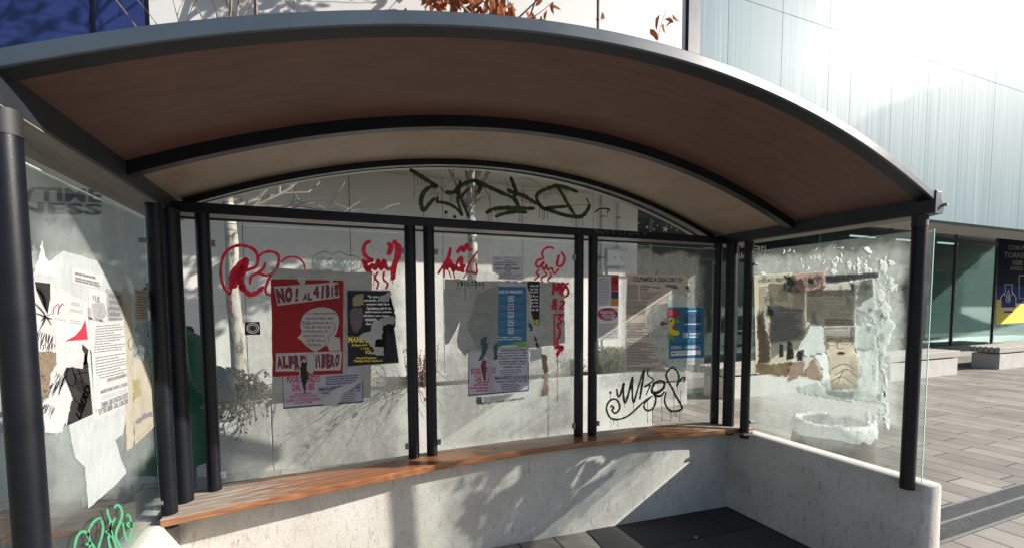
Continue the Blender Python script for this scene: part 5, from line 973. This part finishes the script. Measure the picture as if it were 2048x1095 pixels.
# ================================================================== TREES AND SHRUBS
mt, t = custom('bark')
c = t.ramp(t.noise(t.coord((1, 1, .35)), 14, 6, .65), [(.38, (.07, .062, .05)), (.48, (.30, .285, .25)), (.72, (.46, .44, .40))])
t.done(t.bsdf(Base_Color=c, Roughness=.9, Normal=t.bump(t.noise(t.coord((1, 1, .3)), 40, 4), .7, .01)))
mat('twig', (.21, .18, .15), .85, var=.3, vs=20); mat('dark_twig', (.07, .06, .045), .85, var=.3, vs=20)
def leaf_mat(n, a, b, tr=.35):
    mt, t = custom(n); f = t.noise(t.coord(), 13, 3); c = t.ramp(f, [(.35, a), (.65, b)])
    d = t.bsdf(Base_Color=c, Roughness=.6); l = t.n('ShaderNodeBsdfTranslucent', _Color=c); t.done(t.n('ShaderNodeMixShader', i0=tr, i1=d.outputs[0], i2=l.outputs[0]))
leaf_mat('dry_leaf', (.22, .055, .022), (.46, .17, .06)); leaf_mat('red_leaf', (.30, .03, .02), (.42, .10, .05)); leaf_mat('evergreen_leaf', (.014, .021, .008), (.055, .065, .026)); leaf_mat('grass_blade', (.09, .12, .035), (.30, .29, .13))
def limb(mb, p, d, L, r0, depth, rnd, tips, spread=.55, up=.15, seg=6, min_r=.0035):
    n = 6; pts = [p]; q = Vector(p); dd = Vector(d).normalized()
    for i in range(n):
        dd = (dd+Vector((rnd.gauss(0, .13), rnd.gauss(0, .13), rnd.gauss(0, .10)+up*.12))).normalized(); q = q+dd*L/n; pts.append(q.copy())
    r1 = max(min_r, r0*.5); mb.tube(pts, [r0+(r1-r0)*i/n for i in range(n+1)], seg if r0 > .012 else 4, True)
    tips.append((pts[-1], dd))
    if depth > 0:
        for k in range(rnd.choice((2, 3, 3))):
            i = rnd.randint(2, n); a = rnd.uniform(0, 2*math.pi); side = dd.orthogonal().normalized(); side.rotate(Quaternion(dd, a))
            limb(mb, pts[i], (dd*(1-spread*.5)+side*spread+Vector((0, 0, up))), L*rnd.uniform(.55, .8), max(min_r, r0*rnd.uniform(.45, .62)), depth-1, rnd, tips, spread, up, seg, min_r)
def leaf_quad(mb, p, d, up, L, W, mi=0, curl=.3):
    d = Vector(d).normalized(); s_ = d.cross(up).normalized() if d.cross(up).length > 1e-4 else Vector((1, 0, 0)); n = s_.cross(d)
    p = Vector(p); mb.add([p, p+d*L*.35+s_*W/2+n*L*curl*.1, p+d*L*.75+s_*W*.38-n*L*curl*.15, p+d*L-n*L*curl*.4, p+d*L*.75-s_*W*.38-n*L*curl*.15, p+d*L*.35-s_*W/2+n*L*curl*.1], [(0, 1, 2, 3), (0, 3, 4, 5)], mi)
def tree(x, y, h0, r0, rise, seed, label, limbs, leaves=0):
    rnd = random.Random(seed); z0 = PZ-.12
    o = empty('plaza_tree', (x, y, z0), label, 'tree', 'young trees in the planter')
    lx, ly = rnd.gauss(0, .03), rnd.gauss(0, .03); pts = [Vector((x+lx*i/10+.012*math.sin(i*1.1+seed), y+ly*i/10, z0+(h0-z0)*i/10)) for i in range(11)]
    mb = MB(); mb.tube(pts, [r0*(1.18-.38*i/10)*(1+rnd.uniform(-.05, .05)) for i in range(11)], 14); mb.build('trunk', 'bark', o, smooth=True)
    mb = MB(); tips = []
    for (dx, dy, dz, zf, L, r_) in limbs: limb(mb, pts[0].lerp(pts[-1], zf) if zf < 1 else pts[-1], (dx, dy, dz), L, r_*.75, 3, rnd, tips)
    if rise: limb(mb, pts[-1], (rnd.gauss(0, .05), -.05, 1), rise, r0*.72, 3, rnd, tips, .6, .25)
    mb.build('branches', 'twig', o, smooth=True)
    if leaves:
        mb = MB()
        for p, d in tips:
            if p.z < 3.0: continue
            for _ in range(rnd.randint(leaves-2, leaves+3)):
                q = p-d*rnd.uniform(0, .3)+Vector((rnd.gauss(0, .05), rnd.gauss(0, .05), rnd.gauss(0, .05)))
                leaf_quad(mb, q, (rnd.gauss(0, .5), rnd.gauss(0, .5), -1+rnd.gauss(0, .4)), Vector((rnd.gauss(0, 1), rnd.gauss(0, 1), .3)), rnd.uniform(.11, .2), rnd.uniform(.05, .09), 0, .8)
        mb.build('crown', 'dry_leaf', o)
    return o
TY = 2.8
tree(at(473, 600, 1, TY).x, TY, 2.75, .074, 1.9, 5, 'bare pale barked tree behind the left back pane', [(.7, -.1, .35, .93, .9, .03), (.6, .15, .4, .97, .9, .026), (.5, .2, .5, 1., 1.1, .03), (.8, -.2, .12, .97, .8, .022), (.12, -.1, 1, 1., 2.3, .03), (.25, 0, 1, 1., 2.4, .026), (.4, -.1, 1, 1., 2.2, .024)])
tree(at(948, 450, 1, TY).x, TY, 2.95, .074, 1.5, 12, 'tree with clinging dry brown leaves behind the middle back pane', [(.5, -.1, .8, .97, 1.1, .03), (-.5, .1, .8, .97, 1.1, .03), (.3, -.3, .8, 1., 1.3, .035), (-.2, -.2, .8, 1., 1.2, .03), (.1, -.1, 1, 1., 2.2, .034), (-.12, -.08, 1, 1., 2.2, .034), (.28, 0, 1, 1., 2.3, .03), (-.02, .1, 1, 1., 2.4, .03), (.2, -.25, 1, 1., 2.1, .03)], 6)
def arching_bush(x, y, n, h, reach, seed, label, name='arching_shrub', red=0., leafn=12, lmat='evergreen_leaf', front=.65, dens=1.):
    rnd = random.Random(seed); z0 = PZ-.1; o = empty(name, (x, y, z0), label, 'shrub', 'shrubs in the planter')
    st, lf = MB(), MB()
    for i in range(n):
        a = rnd.uniform(0, 2*math.pi); dx, dy = math.cos(a)*reach*rnd.uniform(.3, 1), math.sin(a)*reach*rnd.uniform(.2, .7)-reach*front*rnd.random()
        hh = h*rnd.uniform(.45, 1); drop = rnd.uniform(.2, 1.0)*h; p0 = Vector((x+rnd.gauss(0, .12), y+rnd.gauss(0, .08), z0))
        P = []
        for k in range(10):
            u = k/9; P.append(p0+Vector((dx*u, dy*u, hh*math.sin(min(1, u*1.5)*math.pi/2)-drop*max(0, u-.35)**1.4*1.8)) + Vector((rnd.gauss(0, .012), rnd.gauss(0, .012), rnd.gauss(0, .012))))
        # twigs hang over the wall, they do not pass through it
        for q in P:
            if q.z < PZ+.02 and PY-.03 < q.y < 3.4: q.z = PZ+.02+rnd.uniform(0, .05)
        st.tube(P, [.007-.0045*k/9 for k in range(10)], 5)
        for k in range(2, 10):
            for _ in range(rnd.randint(1, max(1, int(leafn/4)))):
                if rnd.random() > dens: continue
                d = (P[k]-P[k-1]).normalized(); q = P[k-1].lerp(P[k], rnd.random()); side = Vector((rnd.gauss(0, 1), rnd.gauss(0, 1), rnd.gauss(0, .6)))
                L = rnd.uniform(.03, .062); leaf_quad(lf, q, d*.5+side*.8, Vector((0, .3, 1)), L, L*.5, 1 if rnd.random() < red else 0)
    st.build('stems', 'dark_twig', o); lf.build('leaves', [lmat, 'red_leaf'], o); return o
arching_bush(at(468, 740, 1, 2.45).x, 2.45, 150, .45, .42, 31, 'dark evergreen shrub hanging over the planter at the foot of the bare tree', leafn=18, front=1.1)
arching_bush(at(800, 760, 1, 2.4).x, 2.4, 24, .40, .60, 32, 'straggly shrub with reddish top leaves behind the left pair of middle posts', red=.25, leafn=8, dens=.4, front=1.3)
rnd = random.Random(33)
RX = at(845, 740, 1, 2.65).x
o = empty('red_berry_shrub', (RX, 2.65, PZ-.1), 'upright red leaved shrub seen between the left pair of middle posts', 'shrub', 'shrubs in the planter')
st, lf = MB(), MB()
for i in range(40):
    p = Vector((RX+rnd.gauss(0, .07), 2.65+rnd.gauss(0, .06), PZ-.1)); q = p+Vector((rnd.gauss(0, .09), rnd.gauss(0, .08), rnd.uniform(.25, .62))); st.tube([p, p.lerp(q, .5)+Vector((rnd.gauss(0, .02), 0, 0)), q], [.005, .004, .002], 4)
    for _ in range(16): u = rnd.uniform(.3, 1); leaf_quad(lf, p.lerp(q, u), (rnd.gauss(0, 1), rnd.gauss(0, 1), rnd.gauss(0, 1)), Vector((0, .2, 1)), rnd.uniform(.02, .04), .018, 0 if rnd.random() < .75 else 1)
st.build('stems', 'dark_twig', o); lf.build('leaves', ['red_leaf', 'evergreen_leaf'], o)
def grass(x, y, n, h, sp, seed, label):
    rnd = random.Random(seed); o = empty('ornamental_grass', (x, y, PZ-.1), label, 'grass tuft', 'grass tufts in the planter'); mb = MB()
    for i in range(n):
        a = rnd.uniform(0, 2*math.pi); p = Vector((x+rnd.gauss(0, sp*.3), y+rnd.gauss(0, sp*.22), PZ-.1)); R_ = rnd.uniform(.15, 1.)*sp*.95; H = h*rnd.uniform(.6, 1.05); w = rnd.uniform(.006, .011); s_ = Vector((-math.sin(a), math.cos(a), 0))*w
        pts = [p+Vector((math.cos(a)*R_*u**1.5, math.sin(a)*R_*.8*u**1.5, H*(math.sin(u*2.1)))) for u in (0, .3, .55, .8, 1)]
        ws = (1, 1, .85, .6, .12); mb.add([q+s_*k for q, k in zip(pts, ws)]+[q-s_*k for q, k in zip(pts, ws)], [(j, j+1, 6+j, 5+j) for j in range(4)])
    mb.build('blades', 'grass_blade', o); return o
grass(at(1222, 720, 1, 2.66).x, 2.66, 620, .44, .36, 41, 'dense tuft of ornamental grass behind the flyers of the right back pane')
grass(at(1272, 720, 1, 2.75).x, 2.75, 420, .38, .30, 43, 'dense tuft of grass at the right end of the planter')
grass(at(1142, 735, 1, 2.6).x, 2.6, 260, .30, .24, 42, 'small yellowish grass tuft left of the right pair of middle posts')
# ================================================================== PERSON IN THE GREEN COAT
mat('skin', (.42, .24, .17), .55, var=.06); mat('hair', (.018, .012, .010), .7, var=.3, vs=60, bump=.9, bs=70); mat('coat_green', (.008, .10, .056), .85, var=.16, vs=8, bump=.5, bs=160); mat('scarf_dark', (.02, .02, .028), .9, var=.2, bump=.5, bs=120); mat('denim', (.085, .125, .17), .85, var=.2, vs=14, bump=.4, bs=200); mat('shoe', (.03, .03, .03), .6); mat('eye_white', (.6, .58, .55), .3, var=0)
pz = ground_z(-2.1)
PXc, PYc = -2.30, .47
person = empty('person', (PXc, PYc, pz), 'person in a long green coat and jeans behind the left corner posts holding a bag', 'person')
def W(x, y, z): return Vector((PXc+(x*.9 if z < 1.4 else x*.55-.07), PYc+y, pz+z*1.12-(.055 if z > 1.48 else 0)))
def skin(name, nodes, edges, m_, parent, root=0, sub=2):
    me = bpy.data.meshes.new(name); o = bpy.data.objects.new(name, me); g_link(o); o.parent = parent
    og = root_org(parent); me.from_pydata([Vector(p)-og for p, r_ in nodes], edges, [])
    md = o.modifiers.new('skin', 'SKIN'); md.use_smooth_shade = True
    for i, (p, r_) in enumerate(nodes): v = me.skin_vertices[0].data[i]; v.radius = (r_, r_) if not isinstance(r_, tuple) else r_; v.use_root = i == root
    s_ = o.modifiers.new('sub', 'SUBSURF'); s_.levels = sub; s_.render_levels = sub
    me.materials.append(MATS[m_]); return o
# the figure faces right (+x), head bowed, left arm reaching forward
N = [(W(0, 0, .92), (.13, .15)), (W(.01, 0, 1.10), (.115, .14)), (W(.03, 0, 1.30), (.12, .155)), (W(.05, 0, 1.43), (.07, .085)), (W(.09, 0, 1.50), (.048, .05)), (W(.125, 0, 1.565), (.07, .068)), (W(.14, 0, 1.65), (.088, .075)), (W(.125, 0, 1.725), (.075, .068)),
     (W(.06, -.17, 1.37), .06), (W(.10, -.24, 1.12), .046), (W(.19, -.20, 1.00), .036), (W(.215, -.185, .98), .026), (W(.06, .17, 1.37), .06), (W(.08, .24, 1.10), .046), (W(.18, .16, .98), .036), (W(.20, .14, .96), .026),
     (W(0, -.095, .86), .10), (W(.02, -.10, .48), .066), (W(-.01, -.10, .10), .045), (W(.10, -.10, .045), .036), (W(0, .095, .86), .10), (W(.01, .10, .48), .066), (W(-.03, .10, .10), .045), (W(.08, .10, .045), .036)]
E_ = [(0, 1), (1, 2), (2, 3), (3, 4), (4, 5), (5, 6), (6, 7), (3, 8), (8, 9), (9, 10), (10, 11), (3, 12), (12, 13), (13, 14), (14, 15), (0, 16), (16, 17), (17, 18), (18, 19), (0, 20), (20, 21), (21, 22), (22, 23)]
# fingers: four curled ones and a thumb on each hand, as chains from the palm
for base, sy in ((11, -1), (15, 1)):
    c0 = N[base][0]; k0 = len(N); N.append((c0+Vector((.05, 0, -.012)), .03)); E_.append((base, k0))
    for j, L_ in enumerate((.034, .04, .038, .03)):
        y_ = -.027+.018*j; a_ = len(N); N += [(c0+Vector((.085, y_, -.02)), .0095), (c0+Vector((.085+L_*.6, y_, -.045)), .0085), (c0+Vector((.085+L_*.25, y_, -.072)), .0075)]; E_ += [(k0, a_), (a_, a_+1), (a_+1, a_+2)]
    a_ = len(N); N += [(c0+Vector((.06, sy*-.03, .01)), .011), (c0+Vector((.095, sy*-.038, -.018)), .009)]; E_ += [(base, a_), (a_, a_+1)]
body = skin('body', N, E_, 'skin', person)
# face: nose, eyes, ears and mouth
mb = MB(); mb.tube([W(.215, 0, 1.675), W(.245, 0, 1.635), W(.22, 0, 1.625)], [.012, .017, .010], 8)
for s_ in (-1, 1): mb.lathe(0, 0, [(.001, 0)], 3, cap=False) if False else None; mb.tube([W(.13, s_*.082, 1.66), W(.125, s_*.094, 1.65), W(.128, s_*.088, 1.62)], [.012, .018, .008], 8)
mb.build('face_features', 'skin', person, smooth=True)
mb = MB()
for s_ in (-1, 1): mb.tube([W(.205, s_*.033, 1.682), W(.219, s_*.033, 1.68)], [.013, .009], 10)
mb.build('eye', 'eye_white', person, smooth=True)
mb = MB(); mb.tube([W(.208, -.025, 1.598), W(.216, 0, 1.597), W(.208, .025, 1.598)], [.004, .008, .004], 6); mb.build('mouth', 'ink_crimson', person, smooth=True)
# hair: many curls over the skull
rnd = random.Random(50); mb = MB()
for i in range(260):
    u = rnd.uniform(-1, 1); a = rnd.uniform(0, 2*math.pi); s_ = math.sqrt(1-u*u); d = Vector((s_*math.cos(a), s_*math.sin(a), u))
    if d.x > .45 and d.z < .45 or d.z < -.75: continue
    p = W(.115, 0, 1.675)+Vector((d.x*.098, d.y*.092, d.z*.102)); q = [p+Vector((math.cos(k*1.3+i)*.014, math.sin(k*1.3+i)*.014, -.006*k)) + d*.008 for k in range(6)]; mb.tube(q, [.009, .011, .011, .01, .008, .004], 5)
mb.build('hair', 'hair', person, smooth=True)
def loft(mb, rings, seg=28, fold=0., seed=1):
    rr = random.Random(seed); ph = [rr.uniform(0, 6.28) for _ in range(4)]; vs = []
    for j, (c, rx, ry) in enumerate(rings):
        for k in range(seg):
            a = 2*math.pi*k/seg; f_ = 1+fold*(j/len(rings))*(math.sin(a*5+ph[0])*.6+math.sin(a*8+ph[1]+j*.4)*.4); vs.append(Vector(c)+Vector((rx*math.cos(a)*f_, ry*math.sin(a)*f_, 0)))
    n = len(rings); mb.add(vs, [(i*seg+k, (i+1)*seg+k, (i+1)*seg+(k+1) % seg, i*seg+(k+1) % seg) for i in range(n-1) for k in range(seg)])
mb = MB(); loft(mb, [(W(.055, 0, 1.455), .075, .085), (W(.05, 0, 1.43), .12, .17), (W(.04, 0, 1.36), .155, .215), (W(.03, 0, 1.22), .165, .215), (W(.015, 0, 1.05), .17, .205), (W(.005, 0, .99), .162, .195), (W(.005, 0, .97), .165, .20), (W(0, 0, .85), .185, .225), (W(0, 0, .72), .20, .245), (W(0, 0, .63), .21, .255), (W(0, 0, .60), .21, .255), (W(0, 0, .602), .20, .245)], 48, .16)
coat = mb.build('coat', 'coat_green', person, smooth=True)
for s_, pts in ((-1, [W(.05, -.16, 1.40), W(.075, -.225, 1.28), W(.11, -.255, 1.12), W(.15, -.235, 1.045), W(.19, -.20, 1.0), (W(.205, -.19, .985))]), (1, [W(.05, .16, 1.40), W(.07, .225, 1.28), W(.09, .25, 1.10), W(.14, .21, 1.03), W(.18, .165, .985), W(.195, .15, .97)])):
    mb = MB(); mb.tube(pts, [.085, .088, .08, .072, .066, .07], 18); mb.build('sleeve', 'coat_green', coat, smooth=True)
mb = MB(); loft(mb, [(W(.075, 0, 1.53), .065, .07), (W(.07, 0, 1.50), .10, .105), (W(.06, 0, 1.46), .125, .15), (W(.05, 0, 1.425), .13, .165), (W(.05, 0, 1.40), .115, .15)], 24, .1, 4); mb.build('scarf', 'scarf_dark', person, smooth=True)
for y_ in (-.10, .10):
    mb = MB(); mb.tube([W(0, y_*.95, .88), W(.015, y_, .48), W(-.01, y_, .07)], [.10, .085, .075], 16); mb.build('trouser_leg', 'denim', person, smooth=True)
    mb = MB(); mb.tube([W(-.06, y_, .045), W(.02, y_, .05), W(.10, y_, .042), W(.16, y_, .03)], [.04, .046, .042, .022], 12); mb.build('shoe', 'shoe', person, smooth=True)
mt, t = custom('bag_film'); b_ = t.bsdf(Base_Color=(.30, .33, .36), Roughness=.25, Normal=t.bump(t.noise(t.coord((1, 1, .6)), 17, 5, .7), 1., .03)); t.done(b_)
bc = at(447, 772, 1, .28); mb = MB(); seg = 22; rr = random.Random(9); vs = []
prof = [(.02, .12), (.04, .10), (.065, .05), (.075, .0), (.065, -.06), (.04, -.095), (.01, -.10)]
for rad, dz in prof: vs += [bc+Vector((rad*(1+rr.uniform(-.16, .16))*math.cos(2*math.pi*k/seg), rad*.7*(1+rr.uniform(-.16, .16))*math.sin(2*math.pi*k/seg), dz+rr.gauss(0, .008))) for k in range(seg)]
mb.add(vs, [(i*seg+k, i*seg+(k+1) % seg, (i+1)*seg+(k+1) % seg, (i+1)*seg+k) for i in range(len(prof)-1) for k in range(seg)])
mb.tube([bc+Vector((0, 0, .11)), bc+Vector((-.02, -.01, .14)), N[11][0]+Vector((.085, 0, -.05))], [.018, .012, .008], 8)
mb.build('plastic_bag', 'bag_film', smooth=True, label='crumpled grey plastic bag held out by the person in the green coat', cat='bag')
# ================================================================== HOUSES ACROSS THE PLAZA, seen mirrored in the pale glass
mat('house_wall', (.30, .27, .235), .9, var=.12); mat('roof_tile', (.14, .07, .05), .85, var=.25, vs=12); mat('window_dark', (.03, .035, .04), .2, var=0); mat('shutter', (.06, .09, .07), .6)
def house(x0, x1, y0, y1, eave, ridge, label):
    o = empty('town_house', ((x0+x1)/2, (y0+y1)/2, GZ), label, 'house', 'houses across the plaza')
    MB().box(x0, x1, y0, y1, GZ-.3, eave).build('wall', 'house_wall', o)
    ym = (y0+y1)/2; mb = MB()
    for (ya, yb) in ((y0-.9, ym), (y1+.9, ym)):
        za = eave-.9*(ridge-eave)/((y1-y0)/2); vs = [(x0-1, ya, za), (x1+1, ya, za), (x1+1, yb, ridge), (x0-1, yb, ridge)]; mb.add(vs+[(a, b, c+.25) for a, b, c in vs], [(0, 1, 2, 3), (4, 5, 6, 7), (0, 1, 5, 4), (1, 2, 6, 5), (2, 3, 7, 6), (3, 0, 4, 7)])
    rf = mb.build('roof', 'roof_tile', o)
    MB().prism([(x0, y0, eave), (x0, y1, eave), (x0, ym, ridge)], (x1-x0, 0, 0)).build('gable', 'house_wall', o)
    MB().box(x0+2, x0+3, ym-.5, ym+.5, ridge-1, ridge+1.2).build('chimney', 'house_wall', rf)
    z = GZ+1.2
    while z+1.6 < eave:
        x = x0+1.5
        while x+1.2 < x1-1:
            w = MB().box(x, x+1.1, y1, y1+.05, z, z+1.5).build('window', 'window_dark', o); mb = MB(); mb.box(x-.55, x-.02, y1+.01, y1+.07, z, z+1.5); mb.box(x+1.12, x+1.65, y1+.01, y1+.07, z, z+1.5); mb.build('shutters', 'shutter', w); x += 3.6
        z += 3.1
    return o
house(26, 39.5, -30, -20, 6.8, 9.4, 'lower house left of the tall one across the plaza')
o = empty('town_house', (92, -35, GZ), 'tall gabled house with wide eaves mirrored at the right of the pale glass facade', 'house', 'houses across the plaza')
X0, X1, Y0, Y1, ZE, ZR = 80., 104., -44., -26., 28.6, 36.
MB().box(X0, X1, Y0, Y1, GZ-.3, ZE).build('wall', 'house_wall', o)
MB().prism([(X0, Y1, ZE+.01), (X1, Y1, ZE+.01), ((X0+X1)/2, Y1, ZR)], (0, Y0-Y1, 0)).build('gable', 'house_wall', o)
mb = MB(); xm = (X0+X1)/2
for xa in (X0-2., X1+2.):
    za = ZR-(ZR-ZE)*abs(xa-xm)/(xm-X0); vs = [(xa, Y0-.8, za+.02), (xm, Y0-.8, ZR+.02), (xm, Y1+.8, ZR+.02), (xa, Y1+.8, za+.02)]; mb.add(vs+[(a, b, c+.3) for a, b, c in vs], [(0, 1, 2, 3), (4, 5, 6, 7), (0, 1, 5, 4), (1, 2, 6, 5), (2, 3, 7, 6), (3, 0, 4, 7)])
rf = mb.build('roof', 'roof_tile', o); MB().box(X0+5, X0+6.2, -35, -34, ZE+1, ZR+1.5).build('chimney', 'house_wall', rf)
for z in (1.2, 5., 8.8, 12.6, 16.4, 20.2, 24.):
    for k in range(6):
        x = X0+1.6+k*3.8; w_ = MB().box(x, x+1.1, Y1, Y1+.05, z, z+1.6).build('window', 'window_dark', o); MB().box(x-.55, x-.02, Y1+.01, Y1+.07, z, z+1.6).build('shutter', 'shutter', w_); MB().box(x+1.12, x+1.65, Y1+.01, Y1+.07, z, z+1.6).build('shutter', 'shutter', w_)
for i, (px, py, lb) in enumerate(((1240, 1050, 'small pale paper scrap lying on the dark shelter floor nearer the middle'), (1392, 1076, 'small pale paper scrap lying on the dark shelter floor nearer the right wall'))):
    p = at(px, py, 2, GZ+.03); z = ground_z(p.x)+.008; a = .5+i; MB().prism([(p.x+math.cos(a+k)*r_, p.y+math.sin(a+k)*r_*.5, z+.003*(k % 2)) for k, r_ in ((0, .03), (1.4, .018), (3.0, .032), (4.6, .016))], (0, 0, .003)).build('paper_litter', 'paper_white', label=lb, cat='litter', group='paper scraps on the floor')
mt, t = custom('hill_woods')
c = t.ramp(t.noise(t.coord((.03, .03, .03)), 1., 8, .7), [(.35, (.035, .045, .03)), (.6, (.09, .085, .06)), (.75, (.16, .15, .13))]); t.done(t.bsdf(Base_Color=c, Roughness=.95))
mb = MB(); n = 90; vs = []
for rr, hh in ((260, -2), (340, 20), (430, 52), (540, 84), (640, 60)):
    for k in range(n+1):
        a = math.radians(-185+k*250/n); vs.append((rr*math.cos(a), rr*math.sin(a), hh*(.72+.5*mnoise.noise(Vector((k*.13, rr*.01, 1.3)))) if hh > 0 else hh))
mb.add(vs, [(j*(n+1)+k, j*(n+1)+k+1, (j+1)*(n+1)+k+1, (j+1)*(n+1)+k) for j in range(4) for k in range(n)]); mb.build('hills', 'hill_woods', org=(0, 0, 0), kind='structure', smooth=True)
# ================================================================== LIGHT
SUN = Vector((2.1, -1.0, 1.12)).normalized()
w = bpy.data.worlds.new('World'); SC.world = w; w.use_nodes = True; nt = w.node_tree; nt.nodes.clear()
out = nt.nodes.new('ShaderNodeOutputWorld'); bg = nt.nodes.new('ShaderNodeBackground'); sk = nt.nodes.new('ShaderNodeTexSky')
sk.sky_type = 'NISHITA'; sk.sun_disc = False; sk.sun_elevation = math.asin(SUN.z); sk.sun_rotation = math.atan2(SUN.x, SUN.y); sk.air_density = 1.; sk.dust_density = 1.2
nt.links.new(sk.outputs[0], bg.inputs[0]); bg.inputs[1].default_value = .085; nt.links.new(bg.outputs[0], out.inputs[0])
l = bpy.data.lights.new('sun', 'SUN'); l.energy = 5.0; l.angle = math.radians(.53); l.color = (1., .94, .86); lo = bpy.data.objects.new('sun', l); g_link(lo); lo.rotation_mode = 'QUATERNION'; lo.rotation_quaternion = SUN.to_track_quat('Z', 'Y'); lo.location = SUN*40
SC.view_settings.view_transform = 'Standard'; SC.view_settings.look = 'None'; SC.view_settings.exposure = .90; SC.view_settings.gamma = 1
SC.render.engine = 'CYCLES'; cy = SC.cycles; cy.use_denoising = True; cy.max_bounces = 10; cy.transparent_max_bounces = 32; cy.diffuse_bounces = 5; cy.glossy_bounces = 4; cy.sample_clamp_indirect = 6.; cy.caustics_reflective = False; cy.caustics_refractive = False
